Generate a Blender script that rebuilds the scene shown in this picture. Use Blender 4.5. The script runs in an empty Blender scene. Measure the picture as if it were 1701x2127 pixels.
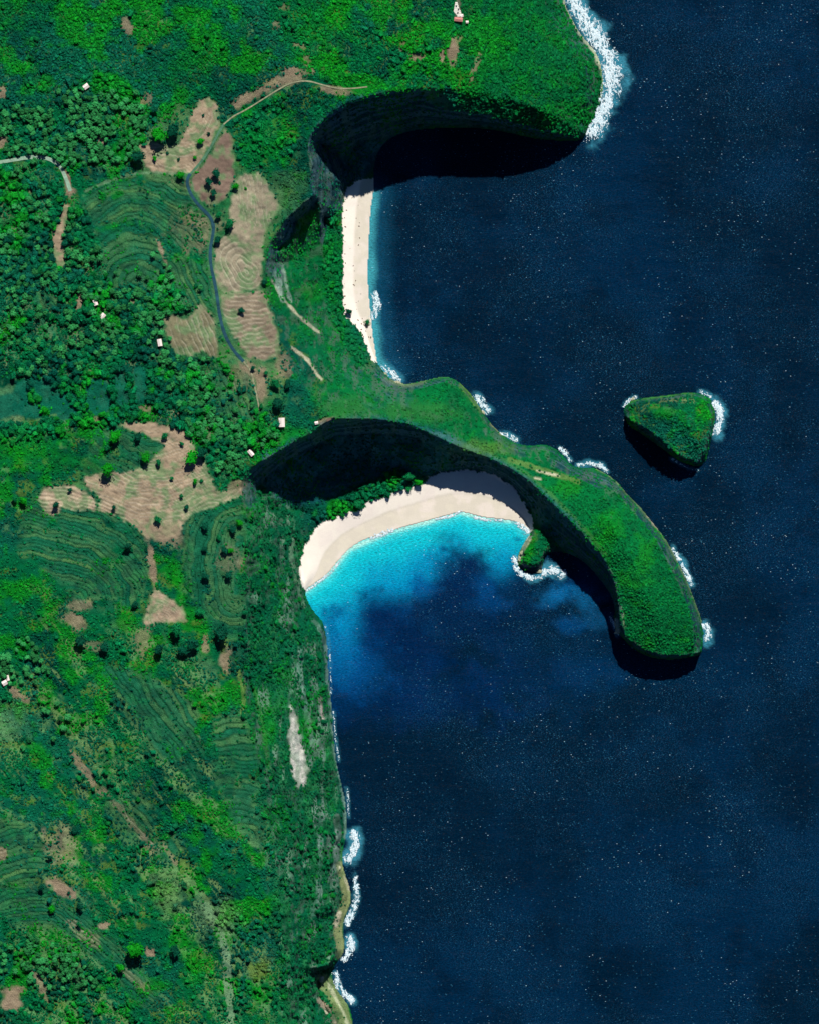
import bpy, bmesh, math, random
import numpy as np
from mathutils import Vector, Matrix, noise as mnoise

random.seed(7); rng = np.random.default_rng(7)
C = bpy.context.scene.collection
SC = bpy.context.scene
S = 0.6                       # metres per photograph pixel
CX, CY = 850.5, 1063.5

# ------------------------------------------------------------------ camera, sky, sun, exposure
cam = bpy.data.cameras.new('camera'); camo = bpy.data.objects.new('camera', cam); C.objects.link(camo)
CAMH = 20000.0
camo.location = (0, 0, CAMH + 60)
cam.sensor_fit = 'VERTICAL'; cam.sensor_height = 24; cam.lens = CAMH * 24 / (2127 * S)
cam.clip_start = 100; cam.clip_end = 60000
SC.camera = camo
SUN_EL, SUN_AZ = math.radians(50), math.radians(12)      # azimuth clockwise from north (+Y)
w = bpy.data.worlds.new('World'); SC.world = w; w.use_nodes = True
nt = w.node_tree; nt.nodes.clear()
sky = nt.nodes.new('ShaderNodeTexSky'); sky.sky_type = 'NISHITA'; sky.sun_disc = False
sky.air_density = 0.8; sky.dust_density = 0.0; sky.ozone_density = 10.0; sky.altitude = 3000; sky.sun_elevation = SUN_EL; sky.sun_rotation = SUN_AZ
bg = nt.nodes.new('ShaderNodeBackground'); bg.inputs['Strength'].default_value = 0.062
wo = nt.nodes.new('ShaderNodeOutputWorld')
nt.links.new(sky.outputs[0], bg.inputs[0]); nt.links.new(bg.outputs[0], wo.inputs[0])
sl = bpy.data.lights.new('sun', 'SUN'); sl.energy = 5.0; sl.angle = math.radians(0.5); sl.color = (1.0, 0.98, 0.94)
so = bpy.data.objects.new('sun', sl); C.objects.link(so)
sd = Vector((math.sin(SUN_AZ) * math.cos(SUN_EL), math.cos(SUN_AZ) * math.cos(SUN_EL), math.sin(SUN_EL)))
so.rotation_euler = sd.to_track_quat('Z', 'Y').to_euler(); so.location = sd * 800
SC.view_settings.view_transform = 'Standard'; SC.view_settings.look = 'None'
SC.view_settings.exposure = 0.0; SC.view_settings.gamma = 1.0
SC.cycles.max_bounces = 4; SC.cycles.diffuse_bounces = 1; SC.cycles.transparent_max_bounces = 4

# ------------------------------------------------------------------ helpers: numpy fields
def lin(r, g, b):
    def f(c):
        c /= 255.0
        return c / 12.92 if c <= 0.04045 else ((c + 0.055) / 1.055) ** 2.4
    return np.array([f(r), f(g), f(b)])
NX, NY, ST = 753, 1089, 2.08
X0, Y0 = -60.0, -60.0
gx = X0 + np.arange(NX) * ST; gy = Y0 + np.arange(NY) * ST
PX, PY = np.meshgrid(gx, gy)

def vnoise(x, y, scale, seed):
    r = np.random.default_rng(seed); L = r.random((256, 256))
    u = x / scale + 37.3; v = y / scale + 91.7
    iu = np.floor(u).astype(int); iv = np.floor(v).astype(int)
    fu = u - iu; fv = v - iv
    fu = fu * fu * (3 - 2 * fu); fv = fv * fv * (3 - 2 * fv)
    a = L[iv % 256, iu % 256]; b = L[iv % 256, (iu + 1) % 256]
    c = L[(iv + 1) % 256, iu % 256]; d = L[(iv + 1) % 256, (iu + 1) % 256]
    return (a * (1 - fu) + b * fu) * (1 - fv) + (c * (1 - fu) + d * fu) * fv
def fbm(x, y, scale, seed, octv=4, rough=0.55):
    s = 0; a = 1; t = 0
    for k in range(octv):
        s = s + a * vnoise(x, y, scale / 2 ** k, seed + k * 17); t += a; a *= rough
    return s / t
def sstep(a, b, x):
    t = np.clip((x - a) / (b - a), 0, 1); return t * t * (3 - 2 * t)
def rot(x, y, deg):
    c, s = math.cos(math.radians(deg)), math.sin(math.radians(deg))
    return x * c + y * s, -x * s + y * c
def inpoly(poly, xs, ys):
    """even-odd scanline fill on a rectilinear grid"""
    m = np.zeros((len(ys), len(xs)), bool)
    P = np.array([p[:2] for p in poly], float); Q = np.roll(P, -1, 0)
    lo, hi = P[:, 1].min(), P[:, 1].max()
    for j, y in enumerate(ys):
        if y < lo or y > hi: continue
        k = (P[:, 1] <= y) != (Q[:, 1] <= y)
        if not k.any(): continue
        xc = np.sort(P[k, 0] + (y - P[k, 1]) / (Q[k, 1] - P[k, 1]) * (Q[k, 0] - P[k, 0]))
        for a, b in zip(xc[0::2], xc[1::2]):
            m[j, np.searchsorted(xs, a):np.searchsorted(xs, b)] = True
    return m
def blur(a, r, it=2):
    r = max(int(r), 1)
    for _ in range(it):
        for ax in (0, 1):
            p = np.concatenate([np.repeat(a.take([0], ax), r + 1, ax), a, np.repeat(a.take([-1], ax), r, ax)], ax)
            c = np.cumsum(p, ax); n = a.shape[ax]
            hi = c.take(range(2 * r + 1, 2 * r + 1 + n), ax); lo = c.take(range(0, n), ax)
            a = (hi - lo) / (2 * r + 1)
    return a
def pdist(poly, x, y, closed=False):
    d = np.full(x.shape, 1e9)
    pts = list(poly) + ([poly[0]] if closed else [])
    for a, b in zip(pts[:-1], pts[1:]):
        dx, dy = b[0] - a[0], b[1] - a[1]; L = dx * dx + dy * dy
        if L < 1e-9: t = 0
        else: t = np.clip(((x - a[0]) * dx + (y - a[1]) * dy) / L, 0, 1)
        d = np.minimum(d, (x - a[0] - t * dx) ** 2 + (y - a[1] - t * dy) ** 2)
    return np.sqrt(d)
def sample(A, x, y):
    """bilinear lookup of a field of the fine grid at pixel coordinates"""
    u = np.clip((np.asarray(x, float) - X0) / ST, 0, NX - 1.001); v = np.clip((np.asarray(y, float) - Y0) / ST, 0, NY - 1.001)
    i = u.astype(int); j = v.astype(int); fu = u - i; fv = v - j
    if A.ndim == 3: fu = fu[..., None]; fv = fv[..., None]
    return (A[j, i] * (1 - fu) + A[j, i + 1] * fu) * (1 - fv) + (A[j + 1, i] * (1 - fu) + A[j + 1, i + 1] * fu) * fv
def smooth_line(pts, closed=False, it=1):
    P = [tuple(map(float, p)) for p in pts]
    for _ in range(it):
        Q = []
        n = len(P)
        rngk = range(n) if closed else range(n - 1)
        if not closed: Q.append(P[0])
        for k in rngk:
            a = P[k]; b = P[(k + 1) % n]
            Q.append(tuple(.75 * u + .25 * v for u, v in zip(a, b))); Q.append(tuple(.25 * u + .75 * v for u, v in zip(a, b)))
        if not closed: Q.append(P[-1])
        P = Q
    return P
def W(px, py, z=0.0): return ((px - CX) * S, (CY - py) * S, z)

# ------------------------------------------------------------------ traced outlines (photograph pixels)
COAST = [(1165, -400), (1165, -60), (1172, 0), (1185, 30), (1202, 62), (1224, 88), (1242, 110), (1251, 140), (1254, 175), (1250, 205), (1240, 235),
 (1226, 262), (1214, 284), (1200, 291), (1150, 290), (1100, 284), (1050, 272), (1000, 264), (950, 262), (900, 264), (850, 270), (810, 285),
 (788, 308), (778, 340), (778, 375), (776, 402), (771, 430), (767, 500), (765, 560), (766, 600), (770, 640), (773, 670), (776, 700), (781, 730), (784, 752),
 (794, 768), (812, 786), (840, 797), (862, 793), (900, 784), (925, 779), (950, 789), (970, 808), (985, 826), (1000, 852), (1018, 876), (1035, 896), (1060, 914), (1078, 922),
 (1100, 925), (1130, 922), (1150, 928), (1167, 942), (1180, 958), (1192, 969), (1215, 970), (1235, 970), (1265, 986), (1285, 1003), (1300, 1022), (1322, 1043),
 (1342, 1067), (1362, 1092), (1382, 1117), (1400, 1148), (1418, 1185), (1432, 1215), (1444, 1248), (1457, 1282), (1463, 1310), (1462, 1335), (1458, 1362),
 (1430, 1367), (1400, 1372), (1362, 1370), (1330, 1358), (1306, 1342), (1292, 1322), (1280, 1318), (1274, 1300), (1278, 1278), (1276, 1252), (1262, 1226), (1240, 1197), (1216, 1170), (1186, 1152),
 (1160, 1147), (1135, 1150), (1129, 1170), (1124, 1192), (1108, 1194), (1088, 1189), (1074, 1176), (1073, 1160), (1080, 1140), (1092, 1120), (1102, 1108),
 (1092, 1100), (1075, 1084), (1040, 1079), (1000, 1075), (970, 1066), (955, 1064), (925, 1072), (870, 1087), (830, 1098), (800, 1110), (760, 1120), (726, 1140),
 (700, 1170), (680, 1195), (650, 1216), (634, 1228), (640, 1250), (652, 1270), (670, 1290), (680, 1325), (681, 1360), (683, 1400), (688, 1450), (692, 1500), (694, 1540), (700, 1590),
 (710, 1630), (718, 1665), (721, 1700), (721, 1735), (714, 1765), (711, 1790), (718, 1820), (728, 1845), (730, 1880), (722, 1898), (716, 1915), (714, 1940), (718, 1965), (714, 1985), (704, 1999),
 (694, 2012), (690, 2030), (697, 2052), (712, 2075), (728, 2095), (734, 2127), (745, 2200), (750, 2600), (-900, 2600), (-900, -400)]
ISLET = [(1295, 858), (1296, 846), (1305, 834), (1330, 826), (1380, 821), (1438, 812), (1468, 820), (1483, 834), (1487, 860), (1482, 900), (1473, 935),
 (1468, 958), (1455, 970), (1430, 966), (1402, 952), (1368, 926), (1334, 902), (1304, 884)]
BEACH1 = [(712, 428), (716, 402), (722, 384), (740, 372), (800, 362), (800, 410), (776, 402), (790, 500), (786, 600), (792, 700), (796, 752), (784, 752), (771, 745), (762, 720), (746, 682), (716, 656), (713, 630), (711, 600), (713, 540), (712, 480)]
BEACH2 = [(622, 1180), (626, 1150), (640, 1122), (665, 1086), (690, 1078), (722, 1064), (755, 1058), (762, 1040), (800, 1036), (820, 1022), (840, 1014), (866, 1010), (885, 1000),
 (900, 984), (950, 976), (1000, 978), (1050, 998), (1085, 1034), (1110, 1085), (1103, 1108), (1090, 1125), (1000, 1100), (955, 1090), (830, 1120), (726, 1165), (690, 1210), (640, 1240), (630, 1222), (621, 1205)]
coast_s = smooth_line(COAST, True); islet_s = smooth_line(ISLET, True)
BR = [  # break lines, pixel x, y and height in metres
 [(645, 285, 152), (660, 262, 153), (690, 235, 154), (720, 215, 155), (760, 203, 155), (820, 190, 152), (880, 185, 138), (930, 185, 126), (1000, 193, 116), (1055, 205, 110), (1110, 222, 97), (1150, 240, 74), (1190, 262, 36), (1212, 275, 12)],
 [(900, 222, 100), (930, 228, 97), (960, 234, 95), (1000, 240, 90), (1050, 250, 83), (1100, 264, 68), (1150, 274, 48), (1195, 282, 24)],
 [(645, 285, 150), (642, 305, 149), (643, 322, 147), (650, 342, 142), (655, 370, 122), (661, 400, 100), (667, 430, 84), (669, 455, 62), (667, 480, 46)],
 [(668, 300, 45), (700, 322, 9), (714, 350, 6), (716, 400, 5)],
 [(672, 360, 78), (690, 368, 62), (708, 378, 34)], [(760, 290, 10), (735, 305, 8)],
 [(648, 350, 141), (645, 385, 140), (653, 406, 138), (640, 418, 138), (622, 432, 138), (600, 453, 138), (580, 478, 138), (562, 506, 138), (551, 560, 136), (548, 600, 134), (560, 660, 132), (585, 720, 130), (605, 765, 128), (640, 820, 130), (690, 868, 138), (720, 870, 133), (760, 869, 122), (800, 872, 107),
  (850, 880, 94), (905, 905, 78), (955, 928, 66), (1015, 950, 54), (1060, 973, 53), (1090, 992, 56), (1125, 1022, 62), (1160, 1058, 70), (1195, 1092, 72), (1225, 1125, 70), (1252, 1158, 65), (1274, 1200, 60), (1284, 1250, 56), (1288, 1290, 50), (1300, 1325, 46), (1340, 1350, 42), (1372, 1360, 40), (1420, 1361, 36), (1452, 1355, 26)],
 [(658, 420, 84), (640, 440, 82), (612, 462, 88)], [(655, 470, 58), (630, 480, 78), (605, 495, 92), (580, 520, 92)], [(575, 545, 92), (600, 545, 70), (640, 520, 52)],
 [(675, 450, 24), (674, 520, 22), (672, 600, 22), (682, 660, 24), (722, 720, 22), (752, 765, 26)],
 [(713, 415, 5), (712, 480, 4.5), (711, 540, 4.5), (709, 600, 4.5), (713, 656, 4.5), (746, 684, 5), (764, 725, 5), (785, 760, 5), (812, 790, 5), (842, 803, 6)],
 [(780, 780, 30), (820, 812, 38), (870, 805, 30), (925, 792, 22), (955, 803, 16), (985, 838, 16), (1015, 885, 12), (1040, 905, 12), (1075, 929, 18), (1130, 930, 22), (1165, 955, 18)],
 [(840, 850, 82), (900, 870, 70), (960, 890, 44), (1040, 940, 44), (1120, 960, 44), (1190, 990, 46), (1230, 1010, 50), (1260, 1040, 58)],
 [(1240, 1000, 30), (1280, 1020, 40), (1320, 1065, 46), (1365, 1125, 50), (1400, 1190, 52), (1425, 1250, 50), (1440, 1300, 46), (1440, 1340, 40)],
 [(1262, 1080, 74), (1310, 1160, 74), (1345, 1240, 70), (1372, 1320, 56)],
 [(508, 985, 128), (500, 1010, 128), (508, 1100, 126), (512, 1200, 126), (506, 1340, 124), (500, 1400, 124), (520, 1480, 122), (545, 1580, 120), (560, 1700, 116), (575, 1800, 112), (590, 1950, 106), (600, 2127, 100), (600, 2200, 100)],
 [(508, 985, 128), (520, 972, 128), (545, 958, 128), (600, 924, 128), (645, 900, 131), (690, 868, 138)],
 [(526, 1060, 108), (527, 1100, 108), (530, 1200, 108), (523, 1330, 106), (518, 1400, 106), (538, 1480, 104), (562, 1580, 102), (578, 1700, 97), (592, 1800, 93), (606, 1950, 88), (616, 2127, 82)],
 [(560, 1045, 56), (568, 1110, 70), (580, 1200, 72), (592, 1290, 66), (600, 1400, 66), (612, 1500, 68), (630, 1600, 62), (640, 1750, 52), (635, 1900, 56), (620, 2000, 60), (622, 2100, 56)],
 [(668, 1290, 14), (672, 1400, 20), (678, 1500, 20), (690, 1600, 16), (705, 1690, 13), (700, 1750, 16)],
 [(532, 1032, 86), (540, 1010, 74), (566, 980, 60), (600, 956, 48), (650, 930, 42), (700, 904, 52), (760, 900, 50), (820, 904, 46), (870, 915, 38)],
 [(590, 1045, 34), (618, 1058, 16), (640, 1068, 8), (665, 1080, 6), (722, 1060, 6), (760, 1036, 6), (830, 1012, 5), (885, 1000, 5), (900, 982, 5), (950, 974, 5), (1000, 976, 5), (1050, 995, 5), (1088, 1034, 5), (1112, 1085, 5)],
 [(616, 1180, 6), (622, 1145, 6), (636, 1118, 6), (662, 1084, 6)], [(700, 1030, 9), (780, 985, 11), (830, 968, 9)], [(610, 1000, 34), (650, 1000, 18), (700, 985, 13), (760, 955, 13)],
 [(1112, 1102, 12), (1130, 1095, 16), (1150, 1100, 20), (1170, 1120, 18)], [(1088, 1148, 14), (1098, 1122, 16), (1112, 1108, 14)], [(1088, 1165, 15), (1108, 1172, 15), (1122, 1166, 14), (1127, 1150, 14), (1133, 1140, 14)], [(1080, 1172, 6), (1095, 1182, 5), (1118, 1184, 5)],
 [(706, 1640, 8), (712, 1700, 6), (704, 1760, 6), (700, 1800, 5), (708, 1835, 5), (718, 1860, 6), (708, 1905, 5), (700, 1950, 5), (706, 1985, 4)],
 [(686, 1790, 26), (680, 1850, 30), (676, 1900, 30), (668, 1925, 30), (680, 1960, 28), (694, 1990, 20), (680, 2006, 30), (655, 2010, 36)],
 [(655, 2024, 6), (675, 2020, 4), (690, 2014, 2)], [(660, 2040, 6), (664, 2070, 7), (680, 2100, 7), (700, 2127, 7), (716, 2180, 7)], [(650, 2035, 30), (652, 2070, 28), (662, 2100, 26), (680, 2140, 26), (690, 2190, 26)],
 [(1300, 862, 18), (1312, 873, 30), (1335, 884, 38), (1362, 903, 44), (1392, 930, 42), (1420, 948, 36), (1450, 958, 22)], [(1310, 840, 18), (1340, 832, 22), (1385, 828, 24), (1435, 820, 22), (1465, 828, 18), (1478, 860, 20), (1474, 900, 22), (1464, 940, 18)], [(1340, 858, 38), (1390, 858, 48), (1430, 880, 48), (1445, 920, 38)],
 [(1100, -60, 55), (1110, 0, 55), (1150, 60, 50), (1190, 110, 46), (1215, 150, 34), (1215, 200, 34), (1195, 240, 34)], [(1000, -60, 110), (1010, 0, 110), (1040, 60, 108), (1080, 120, 100), (1110, 170, 96)], [(800, -60, 160), (820, 0, 160), (870, 60, 155), (900, 120, 148)],
 [(100, -60, 168), (300, 60, 165), (550, 60, 164)], [(0, 300, 156), (250, 280, 158), (450, 250, 156)], [(0, 600, 148), (200, 620, 150), (430, 650, 148)], [(0, 900, 142), (250, 930, 144), (430, 950, 140)],
 [(-60, 1200, 140), (150, 1180, 138), (330, 1180, 126), (450, 1180, 134)], [(-60, 1400, 132), (200, 1420, 130), (400, 1420, 128)], [(60, 1500, 124), (150, 1610, 118), (260, 1730, 112), (360, 1800, 108)],
 [(200, 1450, 130), (330, 1600, 128), (450, 1720, 124)], [(-60, 1700, 128), (100, 1780, 126), (300, 1900, 124), (440, 2100, 118)], [(-60, 2000, 116), (150, 2080, 114), (300, 2190, 112)],
]
# ------------------------------------------------------------------ height field: relax between the break lines, coarse to fine
H = None
for lev in (16, 8, 4, 2, 1):
    st = ST * lev; nx = (NX - 1) // lev + 1; ny = (NY - 1) // lev + 1
    xs = X0 + np.arange(nx) * st; ys = Y0 + np.arange(ny) * st
    land = inpoly(coast_s, xs, ys) | inpoly(islet_s, xs, ys)
    acc = np.zeros((ny, nx)); cnt = np.zeros((ny, nx))
    for br in BR:
        for a, b in zip(br[:-1], br[1:]):
            n = int(max(math.hypot(b[0] - a[0], b[1] - a[1]) / (ST * .7), 1)) + 1
            t = np.linspace(0, 1, n)
            i = np.clip(np.round((a[0] + (b[0] - a[0]) * t - X0) / st).astype(int), 0, nx - 1)
            j = np.clip(np.round((a[1] + (b[1] - a[1]) * t - Y0) / st).astype(int), 0, ny - 1)
            np.add.at(acc, (j, i), a[2] + (b[2] - a[2]) * t); np.add.at(cnt, (j, i), 1)
    fix = cnt > 0; val = np.where(fix, acc / np.maximum(cnt, 1), 0)
    fix &= land | (lev > 2)
    sea = ~land & ~fix
    if H is None: H = np.full((ny, nx), 60.0)
    else:
        G = np.zeros((ny, nx)); G[::2, ::2] = H
        G[1::2, ::2] = (H[:-1] + H[1:]) / 2; G[:, 1::2] = (G[:, :-1:2] + G[:, 2::2]) / 2; H = G
    H[fix] = val[fix]; H[sea] = -5
    for it in range({16: 400, 8: 160, 4: 90, 2: 60, 1: 40}[lev]):
        P = np.pad(H, 1, mode='edge'); N = (P[:-2, 1:-1] + P[2:, 1:-1] + P[1:-1, :-2] + P[1:-1, 2:]) / 4
        N[fix] = val[fix]; N[sea] = -5; H = N
LAND = land
islet_m = inpoly(smooth_line([(1270, 780), (1520, 780), (1520, 1000), (1270, 1000)]), gx, gy)
PLAT = inpoly([(-60, -60), (1010, -60), (1030, 100), (1000, 150), (880, 160), (760, 180), (690, 205), (640, 250), (615, 300), (620, 380), (580, 430), (540, 500), (525, 600), (540, 680), (580, 760), (630, 850), (600, 900), (540, 930), (490, 975), (485, 1100), (485, 1350), (480, 1420), (520, 1600), (545, 1800), (565, 2000), (575, 2210), (-60, 2210)], gx, gy).astype(float)
PLATS = blur(PLAT, 8, 2)
H = H * (1 - PLATS) + blur(H, 14, 3) * PLATS
wx_ = fbm(PX, PY, 60, 5) - .5; wy_ = fbm(PX, PY, 60, 6) - .5
HBASE = H.copy()
coastd = np.clip(blur(LAND.astype(float), 4, 2) * 2 - 1, 0, 1)
H = H + coastd * ((fbm(PX, PY, 150, 11, 4) - .5) * 10 * PLATS + (fbm(PX, PY, 26, 12, 4) - .5) * 5.0 + (fbm(PX, PY, 7, 13, 2) - .5) * 1.2)
# steep ground: ribs and gullies running down the slopes
gyy, gxx = np.gradient(H, ST * S); SLOPE = np.hypot(gxx, gyy)
steep = sstep(.7, 1.6, blur(SLOPE, 2, 1)) * coastd
u_, v_ = rot(PX, PY, 0)
ribs = fbm(PX * .35 + wx_ * 20, PY, 9, 21, 3) - .5
bedding = fbm(PX, PY, 14, 22, 3) - .5
wm_ = (PX < 740) & (PY > 1000)
H = H + steep * ((fbm(PX, PY * .7, 46, 23, 3) - .5) * 30 + (fbm(PX, PY, 17, 24, 3) - .5) * 12) * blur(wm_.astype(float), 6, 1) * blur((coastd > .9).astype(float), 4, 1)
H = H + steep * (ribs * 5 + bedding * 5) * np.where(PX > 700, .7, 1)

# terraces
TERR = [  # (field outline, spine line, spacing px, riser height m)
 ([(165, 425), (205, 388), (300, 368), (392, 385), (430, 440), (442, 470), (440, 520), (380, 525), (350, 500), (330, 470), (260, 462), (200, 470)], [(285, 560), (320, 575)], 8.5, 1.3),
 ([(210, 490), (270, 470), (330, 485), (352, 545), (345, 590), (220, 600), (205, 540)], [(285, 590), (300, 600)], 13, .9),
 ([(205, 890), (385, 885), (430, 965), (452, 1022), (508, 1010), (508, 1035), (440, 1058), (380, 1080), (300, 1085), (215, 1050), (180, 1010), (170, 990)], [(270, 860), (320, 880), (380, 860)], 7.5, .9),
 ([(75, 1030), (110, 1000), (180, 1005), (240, 1040), (300, 1110), (310, 1180), (290, 1260), (180, 1270), (120, 1200), (40, 1150), (50, 1080)], [(60, 1240), (150, 1260)], 7.5, 1.2),
 ([(385, 1075), (440, 1058), (508, 1040), (510, 1100), (512, 1300), (480, 1340), (420, 1280), (380, 1180)], [(500, 1120), (492, 1230)], 8.5, 1.1),
 ([(-60, 1850), (30, 1838), (90, 1842), (150, 1880), (220, 1930), (300, 2010), (340, 2080), (300, 2090), (200, 1990), (130, 1930), (60, 1920), (-60, 1950)], [(-60, 1960), (40, 1925), (110, 1925), (340, 2130)], 7.5, 1.2),
 ([(440, 1490), (500, 1470), (540, 1560), (555, 1690), (545, 1745), (490, 1720), (450, 1620)], [(495, 1760), (505, 1800)], 11, 1.0),
 ([(456, 612), (548, 598), (562, 640), (578, 690), (572, 740), (520, 748), (490, 725), (470, 680)], [(490, 540), (530, 540)], 9.5, .9),
 ([(450, 500), (490, 490), (545, 560), (540, 600), (465, 605), (444, 560)], [(500, 545), (515, 565)], 11, .7),
 ([(485, 400), (497, 365), (555, 365), (585, 430), (560, 470), (520, 480)], [(430, 330), (440, 480)], 8, .5),
 ([(345, 660), (365, 655), (445, 645), (460, 740), (400, 742), (368, 735)], [(300, 660), (330, 760)], 9, .5),
 ([(325, 1225), (365, 1250), (388, 1290), (300, 1298), (315, 1235)], [(335, 1278), (345, 1282)], 6, .5),
 ([(295, 300), (375, 300), (405, 235), (440, 207), (462, 255), (425, 335), (390, 365), (305, 350)], [(250, 200), (380, 230)], 7, .5),
 ([(345, 535), (440, 535), (455, 655), (410, 640), (360, 620)], [(230, 500), (330, 700)], 9, .8),
 ([(430, 745), (520, 765), (540, 880), (470, 880), (440, 820)], [(330, 740), (400, 900)], 10, .7),
 ([(-60, 1690), (60, 1700), (110, 1790), (60, 1840), (-60, 1830)], [(-60, 1960), (80, 1925)], 9, .9),
 ([(210, 1380), (330, 1400), (430, 1480), (420, 1620), (320, 1560)], [(120, 1500), (300, 1760)], 11, .9),
 ([(60, 610), (110, 600), (150, 660), (140, 700), (90, 690)], [(140, 600), (200, 700)], 8, .8),
 ([(200, 1640), (290, 1640), (390, 1760), (350, 1790), (260, 1740)], [(170, 1560), (380, 1800)], 12, 1.0),
]
RIS = np.zeros_like(H); TREAD = np.zeros_like(H); TERM = np.zeros_like(H)
for poly, spine, sp, rh in TERR:
    x0, x1 = min(p[0] for p in poly) - 20, max(p[0] for p in poly) + 20; y0, y1 = min(p[1] for p in poly) - 20, max(p[1] for p in poly) + 20
    i0, i1 = np.clip([int((x0 - X0) / ST), int((x1 - X0) / ST)], 0, NX); j0, j1 = np.clip([int((y0 - Y0) / ST), int((y1 - Y0) / ST)], 0, NY)
    sl_ = (slice(j0, j1), slice(i0, i1))
    m = blur(inpoly(poly, gx[i0:i1], gy[j0:j1]).astype(float), 4, 2) * sstep(.30, .48, fbm(PX[sl_], PY[sl_], 40, 36, 3) + .06)
    px_, py_ = PX[sl_], PY[sl_]
    ph = (pdist(spine, px_, py_) + (fbm(px_, py_, 55, 31, 3) - .5) * 26) / sp
    f = ph - np.floor(ph)
    H[sl_] += m * rh * (f - .5) * -.75
    r = sstep(.70, .82, f) * (1 - sstep(.93, 1.0, f))
    keep = sstep(.32, .5, vnoise(np.floor(ph) * 9.7 + px_ * .02, py_ * .02, 1, 33) * .6 + fbm(px_, py_, 30, 34, 2) * .5)
    RIS[sl_] = np.maximum(RIS[sl_], r * m * keep)
    TREAD[sl_] = np.where(m > .3, vnoise(np.floor(ph) * 3.3, np.floor(ph) * 0 + sp, 1, 35), TREAD[sl_]); TERM[sl_] = np.maximum(TERM[sl_], m)
H = np.where(LAND, np.maximum(H, .25), H)
for bp in (BEACH1, BEACH2):
    pass
_NC = {}
def NF(sc, seed):
    if sc not in _NC: _NC[sc] = fbm(PX, PY, sc, 900 + int(sc), 3)
    return np.roll(_NC[sc], ((seed * 37) % 900, (seed * 53) % 700), (0, 1))
def soft(poly, b=1, warp=5, seed=50, sc=14, raw=False):
    m = inpoly(poly if raw else smooth_line(poly, True), gx, gy).astype(float)
    if warp:
        ox = (NF(sc, seed) - .5) * 3 * warp; oy = (NF(sc, seed + 9) - .5) * 3 * warp
        i = np.clip(((PX + ox - X0) / ST).round().astype(int), 0, NX - 1); j = np.clip(((PY + oy - Y0) / ST).round().astype(int), 0, NY - 1)
        m = m[j, i]
    return blur(m, b, 1) if b else m
def ell(cx, cy, rx, ry, ang=0, edge=.35, wob=.5, seed=60):
    u, v = rot(PX - cx, PY - cy, ang)
    d = np.hypot(u / rx, v / ry) + (NF(16, seed) - .5) * wob * 2.6
    return 1 - sstep(1 - edge, 1 + edge, d)
def line(pts, wd, soft_=1.5, wob=2.5, seed=70):
    x0, x1 = min(p[0] for p in pts) - 40, max(p[0] for p in pts) + 40; y0, y1 = min(p[1] for p in pts) - 40, max(p[1] for p in pts) + 40
    i0, i1 = np.clip([int((x0 - X0) / ST), int((x1 - X0) / ST)], 0, NX); j0, j1 = np.clip([int((y0 - Y0) / ST), int((y1 - Y0) / ST)], 0, NY)
    out = np.zeros_like(H); s = (slice(j0, j1), slice(i0, i1))
    d = pdist(smooth_line(pts), PX[s], PY[s]) + (fbm(PX[s], PY[s], 12, seed, 3) - .5) * 2 * wob
    out[s] = 1 - sstep(wd - soft_, wd + soft_, d); return out
B1M = soft(BEACH1, 0, 2.5, 51, 9) > .5; B2M = soft(BEACH2, 0, 3, 52, 9) > .5
SAND = (B1M | B2M) & LAND
sb = blur(SAND.astype(float), 2, 1); hb_ = np.clip(blur(np.minimum(HBASE, 5.5), 3, 2), .3, 5)
H = np.where(LAND, H * (1 - sb) + (hb_ + (fbm(PX, PY, 30, 14, 3) - .5) * .5) * sb, H); H = np.where(LAND, np.maximum(H, .25), H)
# ------------------------------------------------------------------ ground cover colours (surface colours; bay walls and cliffs also carry a painted shade tint)
GMID = lin(3, 102, 56); GDK = lin(2, 72, 54); GLIME = lin(16, 136, 18); GDRY = lin(104, 146, 84); GOL = lin(92, 120, 44); GTEAL = lin(12, 96, 74)
SOIL = lin(154, 131, 102); SOILD = lin(122, 100, 82); SOILG = lin(104, 128, 82); TAN = lin(200, 190, 150); ROCK = lin(176, 178, 158); SANDC = lin(240, 229, 214); UNDER = lin(4, 66, 36)
def mix(a, b, t): t = t[..., None]; return a * (1 - t) + b * t
nlow = fbm(PX, PY, 130, 101, 4); nmid = fbm(PX, PY, 45, 102, 4); nfin = fbm(PX, PY, 12, 103, 4); nl2 = fbm(PX, PY, 90, 104, 4)
su, sv = rot(PX, PY, 50)
streak = fbm(su * .25, sv, 34, 105, 4); streak2 = fbm(su * .16, sv, 12, 106, 4)
down = fbm(PX * 1.0, PY * .22, 12, 107, 4)
VEG = np.broadcast_to(GMID, PX.shape + (3,)).copy()
VEG = mix(VEG, GDK, sstep(.44, .62, nmid * .5 + nlow * .5))
VEG = mix(VEG, GTEAL, sstep(.50, .62, nl2) * .6)
top = 1 - sstep(200, 420, PY + PX * .1)
VEG = mix(VEG, GLIME, sstep(.54, .68, fbm(PX, PY, 55, 108, 4) + top * .06) * (.8))
VEG = VEG * 1.0
VEG = mix(VEG, GLIME * .8, sstep(.62, .74, fbm(PX, PY, 20, 109, 3)) * .5)
PEN = inpoly([(640, 830), (700, 760), (780, 770), (850, 780), (930, 770), (1080, 900), (1240, 950), (1480, 1240), (1480, 1380), (1290, 1360), (1270, 1210), (1100, 1000), (900, 900), (760, 865), (690, 868)], gx, gy)
PENs = blur(PEN.astype(float), 8, 2)
LL = soft([(-60, 1290), (200, 1300), (330, 1320), (500, 1420), (560, 1800), (600, 2210), (-60, 2210)], 12, 10)
COV = mix(VEG, UNDER, np.full_like(H, .25))
COV = mix(COV, GDRY, sstep(.50, .66, streak * .7 + nfin * .3) * LL * .7)
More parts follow.
